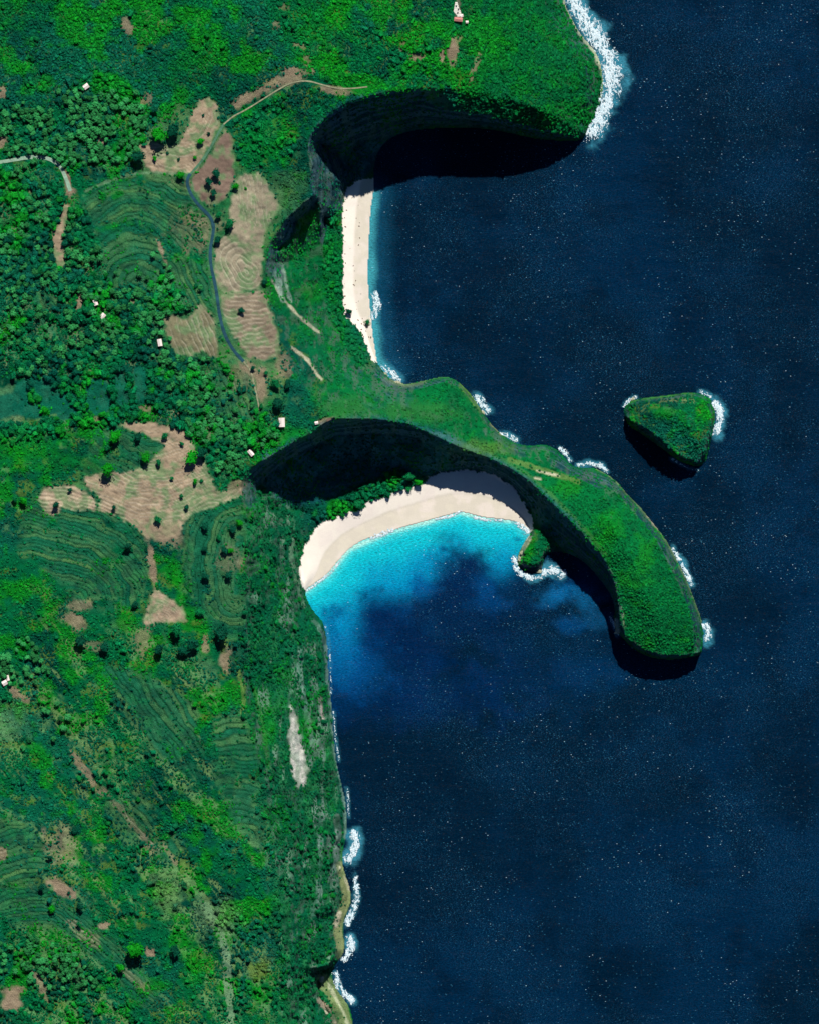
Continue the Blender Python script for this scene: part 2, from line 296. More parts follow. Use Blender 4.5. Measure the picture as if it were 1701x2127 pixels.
COV = mix(COV, GDRY, sstep(.56, .68, nmid * .6 + nfin * .4) * (1 - LL) * .45 * PLATS)
COV = mix(COV, GOL, sstep(.60, .72, fbm(PX, PY, 28, 110, 4)) * .6)
COV = mix(COV, lin(112, 140, 80), sstep(.60, .68, streak2 * .6 + nmid * .4) * LL * .7)
WOOD = soft([(-60, 330), (90, 350), (150, 400), (190, 470), (330, 580), (400, 560), (445, 600), (450, 650), (350, 650), (360, 740), (470, 745), (560, 860), (600, 900), (545, 955), (500, 990), (450, 1000), (400, 880), (250, 870), (0, 930), (-60, 930)], 3, 12)
COV = mix(COV, UNDER, WOOD * .25); COV = mix(COV, lin(84, 134, 84), WOOD * sstep(.50, .60, fbm(PX, PY, 26, 117, 4)) * .7)
COV = mix(COV, SOILG, WOOD * sstep(.60, .7, fbm(PX, PY * .6, 22, 111, 3)) * .8)
# peninsula grass
pcol = mix(np.broadcast_to(lin(5, 108, 50), PX.shape + (3,)), lin(18, 122, 38), sstep(.5, .68, fbm(PX, PY, 50, 112, 4)))
pcol = mix(pcol, lin(4, 96, 48), sstep(.5, .62, fbm(PX, PY, 34, 113, 4)) * .8)
COV = mix(COV, 1, PENs * 0) if False else COV * (1 - PENs[..., None]) + pcol * PENs[..., None]
VEG = VEG * (1 - PENs[..., None]) + pcol * .95 * PENs[..., None]
HEADM = soft([(640, 1030), (1040, -60)] and [(1020, -60), (1300, -60), (1300, 330), (960, 250), (990, 120)], 10, 6)
VEG = mix(VEG, lin(2, 98, 40), HEADM * .7); COV = mix(COV, lin(2, 92, 42), HEADM * .7)
# slopes facing the sea west of the bays
SLP = soft([(560, 560), (715, 420), (713, 650), (790, 770), (700, 800), (600, 700)], 6, 6)
VEG = mix(VEG, lin(6, 112, 44), SLP * .6); COV = mix(COV, lin(6, 108, 52), SLP * .7)
WSL = soft([(515, 1000), (620, 1040), (640, 1250), (680, 1300), (720, 1700), (700, 2000), (730, 2210), (590, 2210), (560, 1700), (505, 1400)], 6, 6)
COV = mix(COV, mix(np.broadcast_to(lin(6, 96, 58), PX.shape + (3,)), lin(40, 122, 66), sstep(.48, .62, fbm(PX, PY * .4, 24, 119, 4))), WSL * .85); COV = mix(COV, lin(120, 150, 120), WSL * sstep(.62, .70, fbm(PX, PY * .3, 16, 118, 4)) * .7)
VEG = mix(VEG, lin(3, 86, 42), WSL * .6)
ROADV = [(394, 368), (402, 412), (438, 450), (447, 470), (439, 520), (440, 552), (458, 655), (486, 728), (508, 752)]
bandt = [(940, 20, 30, 90), ]
SOILM = np.zeros_like(H)
FZ = soft([(290, 292), (405, 200), (470, 262), (500, 360), (570, 360), (595, 430), (560, 500), (548, 600), (588, 740), (604, 860), (530, 866), (480, 750), (340, 745), (335, 650), (440, 640), (438, 500), (380, 420), (290, 370)], 3, 10, 44, 20)
COV = mix(COV, mix(np.broadcast_to(lin(86, 124, 72), PX.shape + (3,)), lin(30, 108, 56), sstep(.42, .6, nmid)), FZ * .85)
COV = mix(COV, SOIL, ell(405, 480, 46, 40, 0, .6, .8, 3) * .55); COV = mix(COV, SOIL, ell(395, 385, 30, 10, 0, .6, .8, 4) * .4)
FIELDS = {
 'f1': ([(418, 205), (440, 207), (455, 225), (462, 255), (440, 300), (425, 335), (405, 360), (390, 365), (330, 362), (305, 350), (293, 302), (320, 296), (350, 303), (375, 300), (390, 272), (405, 235)], SOIL, 'bare curved field with pale plough lines west of the road fork'),
 'f2': ([(470, 268), (485, 290), (488, 340), (490, 375), (480, 400), (460, 422), (440, 428), (420, 418), (402, 395), (398, 375), (422, 350), (447, 310)], SOILD, 'dark brown triangular field with a clump of trees in its middle'),
 'f3': ([(497, 365), (540, 362), (555, 370), (565, 400), (585, 430), (562, 465), (550, 500), (545, 580), (540, 603), (466, 609), (449, 588), (445, 540), (452, 505), (482, 490), (476, 460), (486, 400)], lin(146, 132, 104), 'long bare field on the cliff edge with an oval knoll at its south end'),
 'f4': ([(459, 613), (546, 604), (562, 640), (580, 690), (582, 742), (545, 748), (518, 746), (500, 716), (480, 690), (464, 650)], lin(134, 116, 92), 'brown terraced field between the dark road and the cliff'),
 'f5': ([(342, 660), (365, 655), (385, 668), (402, 655), (412, 632), (432, 640), (448, 668), (458, 745), (425, 732), (400, 742), (368, 738), (350, 695)], lin(124, 116, 84), 'striped fallow field just west of the dark road'),
 'f6': ([(245, 882), (270, 877), (330, 880), (380, 892), (400, 912), (412, 940), (430, 965), (445, 1000), (452, 1022), (505, 1012), (507, 1032), (440, 1055), (400, 1070), (385, 1090), (370, 1118), (340, 1125), (300, 1112), (275, 1090), (250, 1072), (200, 1062), (212, 1035), (182, 1012), (176, 992), (215, 978), (262, 985), (310, 962), (345, 925), (310, 905)], SOIL, 'large bare field with sweeping contour lines and scattered round trees'),
 'f7': ([(82, 1035), (95, 1015), (125, 1006), (160, 1010), (190, 1025), (205, 1045), (203, 1060), (160, 1060), (125, 1058), (118, 1072), (98, 1068), (88, 1050)], lin(166, 142, 112), 'small bare lobe of field with one round tree in it'),
 'f8': ([(325, 1222), (345, 1232), (365, 1250), (382, 1262), (390, 1290), (350, 1290), (300, 1298), (305, 1270), (315, 1235)], lin(156, 132, 104), 'small triangular bare field with nested plough lines'),
 'f9': ([(135, 425), (148, 430), (146, 470), (134, 500), (142, 535), (138, 560), (125, 555), (112, 520), (112, 490), (125, 460)], SOIL, 'narrow bare strip of soil in the palm wood'),
}
FM = {}
for k, (poly, col, lab) in FIELDS.items():
    m = soft(poly, 1, 4.5, 200 + len(FM), 8, True); FM[k] = m
    g = sstep(.44, .64, fbm(PX, PY, 26, 205 + len(FM), 4)) * .85
    c = mix(mix(np.broadcast_to(col, PX.shape + (3,)), SOILG, g), col * 1.18, sstep(.55, .75, nfin) * .6)
    COV = COV * (1 - m[..., None]) + c * m[..., None]; SOILM = np.maximum(SOILM, m)
for (cx, cy, rx, ry, a, st_) in [(270, 62, 20, 13, 70, .7), (215, 295, 9, 10, 0, 1), (8, 296, 14, 14, 0, .9), (10, 194, 9, 12, 0, .8), (168, 632, 6, 19, 10, .9), (280, 624, 18, 7, -10, .8), (338, 522, 5, 28, -20, .9), (145, 380, 6, 26, -12, 1), (152, 402, 12, 8, 0, .9), (66, 405, 5, 12, 0, .6), (308, 210, 14, 12, 0, .6),
   (942, 108, 13, 27, 15, .95), (917, 118, 6, 13, 0, .9), (868, 122, 16, 8, 0, .8), (590, 20, 12, 8, 0, .5), (575, 58, 8, 8, 0, .5), (625, 100, 14, 7, 0, .6), (950, 22, 6, 20, 0, .9), (985, 145, 6, 30, 20, .6), (840, 100, 7, 14, 40, .6),
   (545, 790, 12, 42, 0, .85), (520, 765, 20, 12, 40, .8), (590, 765, 18, 26, 0, .6), (500, 790, 26, 34, 0, .45), (678, 874, 17, 6, -15, 1), (600, 170, 60, 12, -20, .75), (520, 205, 46, 12, -25, .85), (610, 152, 18, 12, -20, .9), (700, 192, 40, 8, 8, .7), (640, 130, 8, 14, 0, .5),
   (318, 1170, 8, 52, -8, .9), (350, 1110, 40, 22, 0, .6), (130, 1843, 26, 15, 30, .95), (30, 2070, 22, 26, 0, .95), (8, 1772, 9, 15, 0, .9), (88, 2045, 9, 34, -25, .7), (218, 1922, 13, 8, -20, .9), (314, 1975, 10, 8, 30, .9), (172, 1255, 22, 11, 0, .7), (158, 1290, 20, 16, 30, .75), (470, 1372, 12, 28, 0, .8), (300, 1330, 18, 30, 0, .5), (480, 1165, 26, 34, 0, .5), (430, 1340, 7, 16, 0, .7), (200, 1340, 30, 10, 0, .4),
   (500, 1010, 20, 12, 0, .7), (370, 860, 8, 5, 0, .7), (300, 850, 20, 6, 0, .6), (210, 872, 20, 6, 0, .6), (180, 1940, 46, 14, 35, .6), (280, 2030, 34, 10, 40, .5), (40, 1440, 10, 26, -50, .8), (180, 1600, 8, 60, -35, .7), (270, 1700, 8, 70, -40, .7), (350, 1765, 6, 30, -35, .7), (130, 1760, 30, 44, -20, .45), (320, 1760, 18, 14, 0, .45)]:
    m = ell(cx, cy, rx, ry, a, .35, .55, int(cx + cy)) * st_
    COV = mix(COV, SOIL * .95, m); SOILM = np.maximum(SOILM, m)
# terrace treads and grassy risers
tm = TERM * (1 - SOILM) * (1 - .45 * ell(405, 480, 46, 40, 0, .6, .8, 3))
COV = mix(COV, mix(np.broadcast_to(lin(26, 100, 66), PX.shape + (3,)), lin(84, 126, 70), sstep(.3, .8, TREAD * .6 + nmid * .5 - .05)), tm * .9)
COV = mix(COV, mix(np.broadcast_to(GDK, PX.shape + (3,)), GMID, sstep(.4, .6, nfin)), tm * sstep(.5, .62, nmid) * .6)
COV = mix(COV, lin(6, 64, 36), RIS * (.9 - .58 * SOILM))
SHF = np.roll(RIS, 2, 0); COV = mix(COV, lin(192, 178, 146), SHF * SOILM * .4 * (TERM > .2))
# flooded-green paddies west
for poly in ([(180, 790), (232, 785), (240, 855), (185, 870), (178, 830)], [(232, 770), (260, 765), (280, 830), (265, 850), (245, 850)], [(275, 760), (305, 760), (312, 830), (285, 845)], [(50, 780), (110, 790), (160, 830), (165, 870), (100, 880), (30, 860), (0, 880), (-60, 860), (-60, 800), (20, 830)], [(120, 815), (165, 810), (168, 860), (130, 865)]):
    COV = mix(COV, lin(14, 98, 72), soft(poly, 1, 3) * .9)
# bare paths, rocks, ledges
for pts, wd, col, st_ in [
  ([(568, 585), (585, 615), (605, 640), (630, 665), (662, 690)], 3.0, TAN * .95, .95), ([(607, 722), (630, 738), (645, 755), (655, 772), (668, 788)], 3.0, TAN * .9, .95),
  ([(570, 560), (576, 590), (590, 625)], 5, lin(150, 180, 150), .7), ([(590, 560), (597, 600), (606, 628)], 3, lin(170, 190, 160), .7),
  ([(650, 342), (656, 370), (664, 400), (670, 425), (671, 445)], 5, lin(110, 140, 110), .6), ([(671, 440), (673, 470), (668, 500)], 3, lin(150, 170, 160), .7),
  ([(690, 405), (682, 440), (676, 480)], 2, lin(20, 50, 60), .9), ([(708, 390), (694, 425)], 2, lin(20, 50, 60), .8),
  ([(1060, 955), (1100, 968), (1140, 982), (1200, 1000)], 6, lin(96, 130, 62), .8), ([(1115, 978), (1160, 988)], 2.4, TAN, .95), ([(1110, 994), (1122, 996)], 2.5, TAN, .95),
  ([(905, 900), (960, 925), (1020, 945), (1080, 975), (1130, 1015), (1180, 1065), (1215, 1105), (1255, 1150)], 5, lin(66, 118, 58), .6),
  ([(1240, 972), (1270, 990), (1300, 1020), (1340, 1066), (1382, 1118), (1415, 1180), (1440, 1240), (1458, 1290)], 3.5, lin(120, 146, 92), .75), ([(1345, 1072), (1365, 1098)], 3, lin(190, 176, 140), .8), ([(960, 800), (985, 828), (1000, 850)], 8, lin(110, 150, 60), .7), ([(1018, 880), (1040, 900)], 3, lin(170, 160, 110), .7),
  ([(1175, 0), (1190, 35), (1210, 75), (1238, 105), (1247, 135)], 6, lin(190, 190, 150), .85), ([(1250, 140), (1254, 175), (1248, 210)], 3, lin(140, 165, 100), .7),
  ([(800, 790), (845, 799), (880, 792)], 6, lin(150, 160, 110), .7), ([(842, 797), (930, 780)], 3, lin(70, 130, 60), .7),
  ([(1310, 832), (1380, 823), (1440, 815)], 3, lin(70, 140, 50), .8), ([(1370, 830), (1440, 832)], 4, lin(150, 150, 90), .35),
  ([(1078, 1162), (1086, 1140), (1100, 1115)], 4, lin(200, 196, 150), .85), ([(1084, 1182), (1105, 1185), (1122, 1186)], 9, lin(26, 46, 50), 1), ([(1086, 1172), (1104, 1178), (1124, 1176)], 1.6, lin(120, 130, 120), .8), ([(1280, 1290), (1283, 1310)], 5, lin(200, 190, 160), .9), ([(1290, 1262), (1296, 1300)], 2, lin(150, 160, 120), .7),
  ([(652, 1290), (676, 1325), (681, 1400), (688, 1470), (693, 1540), (704, 1600), (716, 1660), (720, 1740)], 4.5, lin(120, 150, 130), .8), ([(664, 1450), (667, 1470), (672, 1500)], 3.5, lin(200, 180, 160), .85),
  ([(625, 1355), (623, 1400), (632, 1440), (640, 1500), (648, 1540)], 6, lin(110, 150, 124), .6), ([(610, 1120), (604, 1150), (612, 1190), (622, 1230), (632, 1260)], 4, lin(120, 150, 110), .6),
  ([(700, 1700), (704, 1740), (697, 1780), (700, 1800)], 7, lin(110, 130, 110), .8), ([(664, 1700), (668, 1780), (662, 1840), (652, 1900)], 6, lin(96, 140, 112), .5),
  ([(706, 1800), (716, 1830), (722, 1870), (710, 1895), (700, 1930), (708, 1970), (708, 1990)], 9, lin(140, 146, 92), .9), ([(716, 1825), (726, 1848)], 4, TAN, .7), ([(704, 1900), (698, 1925)], 5, lin(200, 186, 150), .8),
  ([(672, 2040), (690, 2060), (706, 2090), (716, 2127), (722, 2190)], 16, lin(120, 136, 82), .95), ([(682, 2045), (700, 2080), (716, 2110), (726, 2140)], 3, lin(196, 196, 150), .8), ([(664, 2080), (690, 2110), (700, 2140)], 6, lin(186, 160, 130), .8),
  ([(530, 1430), (550, 1520), (560, 1600)], 5, lin(70, 140, 40), .4), ([(600, 1780), (610, 1850)], 6, lin(110, 140, 110), .5),
  ([(497, 1392), (510, 1440), (505, 1480)], 5, lin(120, 150, 70), .6), ([(430, 1880), (470, 1960), (478, 2060), (480, 2140)], 9, lin(120, 150, 110), .6), ([(400, 1830), (440, 1900), (500, 1960)], 10, lin(100, 150, 90), .4),
  ([(120, 862), (60, 880), (30, 900)], 1.5, lin(110, 150, 70), .6), ([(180, 400), (240, 375), (300, 360), (390, 366)], 2.2, lin(110, 140, 100), .6), ([(130, 600), (150, 640), (130, 690)], 2, lin(120, 160, 90), .5)]:
    m = line(pts, wd, 2.0, 3.0, int(pts[0][0] + pts[0][1])) * st_
    COV = COV * (1 - m[..., None]) + col * m[..., None] * (.8 + .4 * nfin[..., None]); SOILM = np.maximum(SOILM, m * .8)
WST = soft([(606, 1345), (650, 1345), (668, 1400), (676, 1540), (700, 1640), (706, 1770), (680, 1980), (636, 1980), (650, 1720), (612, 1600), (600, 1450)], 4, 6)
COV = mix(COV, lin(128, 152, 130), WST * sstep(.53, .62, fbm(PX, PY * .14, 9, 125, 4)) * .65)
COV = mix(COV, lin(2, 74, 42), WSL * sstep(.55, .65, fbm(PX, PY, 30, 126, 4)) * .7)
CHALK = soft([(602, 1478), (606, 1466), (614, 1480), (622, 1530), (632, 1570), (642, 1600), (632, 1632), (626, 1638), (614, 1620), (604, 1590), (602, 1530)], 1, 5, 90, 8, True)
COV = mix(COV, lin(214, 206, 182), CHALK * (.55 + .45 * sstep(.40, .55, fbm(PX, PY * .5, 9, 128, 3)))); SOILM = np.maximum(SOILM, CHALK)
CHALK2 = soft([(585, 545), (600, 560), (610, 610), (600, 640), (575, 600)], 2, 8, 91, 8) * sstep(.5, .6, down)
COV = mix(COV, lin(180, 200, 170), CHALK2 * .8)
CLF = sstep(1.5, 2.4, blur(SLOPE, 1, 1)) * coastd; STRAT = sstep(.42, .58, vnoise(H * 1.0 + fbm(PX, PY, 40, 121, 2) * 14, H * 0, 4.0, 122)); COV = mix(COV, mix(np.broadcast_to(lin(24, 62, 72), PX.shape + (3,)), lin(74, 104, 108), STRAT), CLF * .85 * (1 - WSL * .85))  # cliff strata by slope, with the blue of shade put into the rock colour
BAYSHADE = np.maximum(soft([(530, 950), (600, 915), (690, 868), (760, 862), (900, 885), (1060, 965), (1160, 1045), (1280, 1190), (1295, 1320), (1262, 1240), (1180, 1150), (1110, 1080), (1050, 1000), (880, 985), (780, 985), (640, 1062), (560, 1035)], 2, 3), soft([(640, 285), (690, 225), (760, 195), (900, 200), (900, 262), (790, 300), (770, 360), (716, 390), (670, 340)], 2, 3))
COV = mix(COV, mix(np.broadcast_to(lin(22, 84, 86), PX.shape + (3,)), lin(60, 108, 110), sstep(.5, .62, fbm(PX, PY, 14, 127, 4))), BAYSHADE * (.75 * (1 - CLF)))  # bay walls recoloured teal: lighter, bluer shade painted into the ground colour
RK = steep * sstep(.52, .62, fbm(PX * 1.0, PY * .5, 10, 120, 3)) * .55
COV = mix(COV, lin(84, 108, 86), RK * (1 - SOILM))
# bright and dark natural patches
for cx, cy, rx, ry, col, st_ in [(960, 30, 40, 30, GDK, .6), (1010, 80, 50, 40, GLIME, .6), (660, 60, 60, 60, GLIME, .4), (60, 60, 60, 50, lin(2, 70, 55), .6), (370, 140, 70, 50, lin(2, 82, 50), .6), (1265, 1100, 28, 36, GLIME, .5), (1385, 860, 20, 14, GLIME, .6), (720, 850, 50, 22, lin(48, 116, 48), .55), (860, 855, 70, 20, lin(48, 116, 48), .55), (1000, 930, 60, 16, lin(90, 128, 50), .5),
   (650, 610, 30, 20, GLIME, .5), (560, 1510, 14, 50, GLIME, .5), (640, 1510, 18, 26, GLIME, .5), (375, 1200, 14, 30, GLIME, .7), (60, 930, 70, 40, GLIME, .6), (150, 960, 60, 20, lin(10, 110, 30), .5), (500, 1600, 40, 50, lin(2, 80, 50), .4), (450, 300, 40, 60, GLIME, 0), (560, 290, 50, 60, lin(6, 120, 36), .6), (400, 2000, 20, 50, GLIME, .5), (350, 1850, 30, 40, lin(110, 150, 80), .5), (460, 1900, 40, 30, lin(120, 150, 100), .4), (20, 1500, 40, 40, lin(90, 140, 90), .5), (600, 400, 30, 40, lin(70, 124, 66), .5), (610, 900, 50, 14, GLIME, .6), (540, 2010, 18, 20, lin(110, 130, 40), .6)]:
    m = ell(cx, cy, rx, ry, 0, .6, .6, int(cx * 3 + cy)) * st_
    COV = COV * (1 - m[..., None]) + col * m[..., None]; VEG = VEG * (1 - m[..., None]) + col * m[..., None]
for P_, w_, c_ in ((ROADV, 7, lin(70, 122, 76)),): COV = mix(COV, c_, line(P_, w_, 3, 3) * .7 * (1 - line(P_, 3, 1, 0)))
COV *= (.86 + .52 * nfin)[..., None]
WET = np.clip(1 - H / 1.6, 0, 1)
SC_ = mix(np.broadcast_to(SANDC * 1.0, PX.shape + (3,)), lin(206, 196, 178), sstep(.2, 1, WET))
SC_ = mix(SC_, lin(232, 218, 207), sstep(.45, .65, fbm(PX, PY, 30, 130, 3)) * .5)
SC_ = mix(SC_, lin(216, 206, 186), sstep(.55, .62, fbm(PX, PY, 14, 131, 3)) * sstep(.3, .8, WET) * .6)
COV[..., 2] *= 1.12; VEG[..., 2] *= 1.05; COV[..., 0] *= .94
COV[SAND] = SC_[SAND]

# ------------------------------------------------------------------ materials
def mat(name):
    m = bpy.data.materials.new(name); m.use_nodes = True; t = m.node_tree
    b = t.nodes['Principled BSDF']; return m, t, b
def N(t, typ, **kw):
    n = t.nodes.new(typ)
    for k, v in kw.items():
        if k in n.inputs.keys(): n.inputs[k].default_value = v
        else: setattr(n, k, v)
    return n
def noise_n(t, vec, scale, detail=3, rough=.6):
    n = N(t, 'ShaderNodeTexNoise'); n.inputs['Scale'].default_value = scale; n.inputs['Detail'].default_value = detail; n.inputs['Roughness'].default_value = rough
    t.links.new(vec, n.inputs['Vector']); return n.outputs['Fac']
def maprange(t, val, a, b, c, d):
    n = N(t, 'ShaderNodeMapRange'); t.links.new(val, n.inputs['Value'])
    for i, v in zip(('From Min', 'From Max', 'To Min', 'To Max'), (a, b, c, d)): n.inputs[i].default_value = v
    return n.outputs['Result']
def math_n(t, op, a, b):
    n = N(t, 'ShaderNodeMath', operation=op)
    for i, v in enumerate((a, b)):
        if isinstance(v, (int, float)): n.inputs[i].default_value = v
        else: t.links.new(v, n.inputs[i])
    return n.outputs[0]
def mixc(t, fac, a, b, mode='MIX'):
    n = N(t, 'ShaderNodeMix', data_type='RGBA', blend_type=mode)
    for i, v in zip((0, 6, 7), (fac, a, b)):
        if isinstance(v, (int, float)): n.inputs[i].default_value = v
        elif isinstance(v, (tuple, list, np.ndarray)): n.inputs[i].default_value = tuple(v)[:3] + (1,)
        else: t.links.new(v, n.inputs[i])
    return n.outputs[2]
def valscale(t, col, fac):
    n = N(t, 'ShaderNodeVectorMath', operation='SCALE'); t.links.new(col, n.inputs[0]); t.links.new(fac, n.inputs['Scale']); return n.outputs[0]
def bump(t, b, hgt, dist, strength=1.0):
    n = N(t, 'ShaderNodeBump'); n.inputs['Distance'].default_value = dist; n.inputs['Strength'].default_value = strength
    t.links.new(hgt, n.inputs['Height']); t.links.new(n.outputs[0], b.inputs['Normal'])
def pos(t): return N(t, 'ShaderNodeNewGeometry').outputs['Position']

def ground_mat(name, bscale, bdist, var):
    m, t, b = mat(name); p = pos(t)
    a = N(t, 'ShaderNodeAttribute', attribute_name='cover')
    n1 = noise_n(t, p, bscale, 5, .75)
    c = valscale(t, a.outputs['Color'], maprange(t, n1, .3, .7, 1 - var, 1 + var))
    t.links.new(c, b.inputs['Base Color']); b.inputs['Roughness'].default_value = .95; b.inputs['Specular IOR Level'].default_value = .03
    bump(t, b, n1, bdist); return m
M_ground = ground_mat('turf_and_soil', .7, 2.2, .45)
M_field = ground_mat('ploughed_soil', .9, .6, .22)
M_sand = ground_mat('sand', .5, .12, .05)
def foliage(name, instanced):
    m, t, b = mat(name); p = pos(t)
    if instanced: a = N(t, 'ShaderNodeAttribute', attribute_name='tint', attribute_type='INSTANCER').outputs['Color']
    else: a = N(t, 'ShaderNodeObjectInfo').outputs['Color']
    n1 = noise_n(t, p, .55, 3, .7)
    c = valscale(t, a, maprange(t, n1, .32, .68, .55, 1.45))
    t.links.new(c, b.inputs['Base Color']); b.inputs['Roughness'].default_value = .7; b.inputs['Specular IOR Level'].default_value = .06
    return m
M_leaf_i = foliage('foliage_mass', True); M_leaf = foliage('foliage', False)
def plain(name, col, rough=.8, var=.15, sc=1.5, spec=.2, bd=.03):
    m, t, b = mat(name); p = pos(t); n1 = noise_n(t, p, sc, 4)
    base = N(t, 'ShaderNodeRGB'); base.outputs[0].default_value = (*col, 1)
    t.links.new(valscale(t, base.outputs[0], maprange(t, n1, .3, .7, 1 - var, 1 + var)), b.inputs['Base Color'])
    b.inputs['Roughness'].default_value = rough; b.inputs['Specular IOR Level'].default_value = spec; bump(t, b, n1, bd); return m
M_bark = plain('bark', lin(96, 80, 62)); M_road = plain('asphalt', lin(34, 74, 86), .9, .2, .8); M_track = plain('dirt_track', lin(142, 142, 112), .95, .35, .3)
M_wall = plain('limewash', lin(226, 218, 204)); M_roofp = plain('pale_roof_sheet', lin(236, 220, 210), .6, .1); M_roofr = plain('terracotta', lin(196, 130, 120), .8, .2, 2.5)
M_wood = plain('weathered_wood', lin(110, 90, 76)); M_rock = plain('limestone', lin(170, 168, 142), .95, .35, .6, .1, .5); M_rockd = plain('dark_wet_rock', lin(40, 60, 58), .8, .35, .6, .3, .5)
M_pane = plain('window_glass', lin(24, 34, 40), .1, .05, 1, .5)

# ------------------------------------------------------------------ mesh helpers
def mesh_np(name, verts, faces, mats=(), attr=None, smooth=True):
    me = bpy.data.meshes.new(name); verts = np.asarray(verts, np.float32); faces = np.asarray(faces, np.int32)
    k = faces.shape[1]
    me.vertices.add(len(verts)); me.vertices.foreach_set('co', verts.ravel())
    me.loops.add(faces.size); me.loops.foreach_set('vertex_index', faces.ravel())
    me.polygons.add(len(faces)); me.polygons.foreach_set('loop_start', np.arange(0, faces.size, k, dtype=np.int32))
    try: me.polygons.foreach_set('loop_total', np.full(len(faces), k, np.int32))
    except Exception: pass
    me.polygons.foreach_set('use_smooth', np.full(len(faces), smooth, bool))
    for nm, data in (attr or {}).items():
        at = me.attributes.new(nm, 'FLOAT_COLOR', 'POINT'); d = np.ones((len(verts), 4), np.float32); d[:, :3] = data; at.data.foreach_set('color', d.ravel())
    for m in mats: me.materials.append(m)
    me.update(calc_edges=True); return me
def link(name, me, parent=None, **props):
    o = bpy.data.objects.new(name, me); C.objects.link(o)
    if parent is not None: o.parent = parent
    for k, v in props.items(): o[k] = v
    return o
# ------------------------------------------------------------------ the terrain sheet(s)
def grow(a, n, s, r): return a + np.cumsum(s * r ** np.arange(1, n + 1))
ex_l = X0 - (np.cumsum(ST * 1.45 ** np.arange(1, 24)))[::-1]
ey_t = Y0 - (np.cumsum(ST * 1.45 ** np.arange(1, 24)))[::-1]
ey_b = gy[-1] + np.cumsum(ST * 1.45 ** np.arange(1, 24))
TX = np.concatenate([ex_l, gx]); TY = np.concatenate([ey_t, gy, ey_b])
XX, YY = np.meshgrid(TX, TY)
ii = np.clip(np.round((XX - X0) / ST).astype(int), 0, NX - 1); jj = np.clip(np.round((YY - Y0) / ST).astype(int), 0, NY - 1)
ZZ = H[jj, ii]
OUT = np.maximum(np.maximum(X0 - XX, 0), np.maximum(Y0 - YY, YY - gy[-1])); ot = sstep(0, 140, OUT)
oc = mix(np.broadcast_to(GMID * .9, XX.shape + (3,)), GDK, sstep(.4, .6, fbm(XX, YY, 160, 801, 5))); oc = mix(oc, GDRY * .8, sstep(.55, .7, fbm(XX, YY, 300, 802, 5)) * .6)
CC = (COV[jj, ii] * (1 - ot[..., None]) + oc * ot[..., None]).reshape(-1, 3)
ZZ = ZZ + np.where(ZZ > 20, ot * (fbm(XX, YY, 900, 803, 5) - .45) * 90, 0)
VV = np.stack([(XX - CX) * S, (CY - YY) * S, ZZ], -1).reshape(-1, 3)
idx = np.arange(XX.size).reshape(XX.shape)
Q = np.stack([idx[:-1, :-1], idx[1:, :-1], idx[1:, 1:], idx[:-1, 1:]], -1)
zq = np.maximum.reduce([ZZ[:-1, :-1], ZZ[1:, :-1], ZZ[1:, 1:], ZZ[:-1, 1:]])
LQ = zq > -2.0
def qmask(M): Mx = M[jj, ii]; return Mx[:-1, :-1]
kind = np.zeros(LQ.shape, int)
for n, k in enumerate(FM): kind[qmask(FM[k] > .5)] = 10 + n
kind[qmask(B1M)] = 1; kind[qmask(B2M)] = 2; kind[qmask(islet_m)] = 3
def cut(name, k, m, **props):
    f = Q[LQ & (kind == k)].reshape(-1, 4); u, inv = np.unique(f, return_inverse=True)
    return link(name, mesh_np(name, VV[u], inv.reshape(-1, 4), [m], {'cover': CC[u]}), **props)
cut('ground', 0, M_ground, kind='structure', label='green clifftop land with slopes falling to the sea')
cut('beach', 1, M_sand, kind='structure', label='long narrow pale beach in the northern bay')
cut('beach', 2, M_sand, kind='structure', label='curved pale beach round the turquoise bay')
cut('islet_ground', 3, M_ground, kind='structure', label='three-cornered rocky islet covered in green off the point')
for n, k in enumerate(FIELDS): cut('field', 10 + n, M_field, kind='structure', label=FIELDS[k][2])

# ------------------------------------------------------------------ the sea
SX = np.concatenate([-60 - np.cumsum(4.16 * 1.5 ** np.arange(1, 20))[::-1], np.arange(-60, 1765, 4.16), 1765 + np.cumsum(4.16 * 1.5 ** np.arange(1, 20))])
SY = np.concatenate([-60 - np.cumsum(4.16 * 1.5 ** np.arange(1, 20))[::-1], np.arange(-60, 2190, 4.16), 2190 + np.cumsum(4.16 * 1.5 ** np.arange(1, 20))])
sx, sy = np.meshgrid(SX, SY)
n1 = fbm(sx, sy, 220, 301, 5); n2 = fbm(sx, sy, 60, 302, 4)
DEEP = lin(0, 23, 41); DEEP2 = lin(0, 30, 54)
sea = mix(np.broadcast_to(DEEP, sx.shape + (3,)), DEEP2, sstep(.35, .65, n1)); sea = mix(sea, lin(0, 18, 34), sstep(.5, .7, n2) * .5)
def bl(poly, b, warp=14, sc=40, seed=310):
    ox = (fbm(sx, sy, sc, seed, 4) - .5) * 2 * warp; oy = (fbm(sx, sy, sc, seed + 5, 4) - .5) * 2 * warp
    m = inpoly(smooth_line(poly, True), SX, SY).astype(float)
    i = np.clip(np.searchsorted(SX, sx + ox), 0, len(SX) - 1); j = np.clip(np.searchsorted(SY, sy + oy), 0, len(SY) - 1)
    return blur(m[j, i], b, 2)
EN = fbm(sx, sy, 38, 377, 5, .6); EN2 = fbm(sx, sy, 90, 378, 4)
def el(cx, cy, rx, ry, seed=1): return (1 - sstep(.0, 1.55, np.hypot((sx - cx) / rx, (sy - cy) / ry) + (EN - .5) * 2.2 + (EN2 - .5) * 1.2)) ** .8
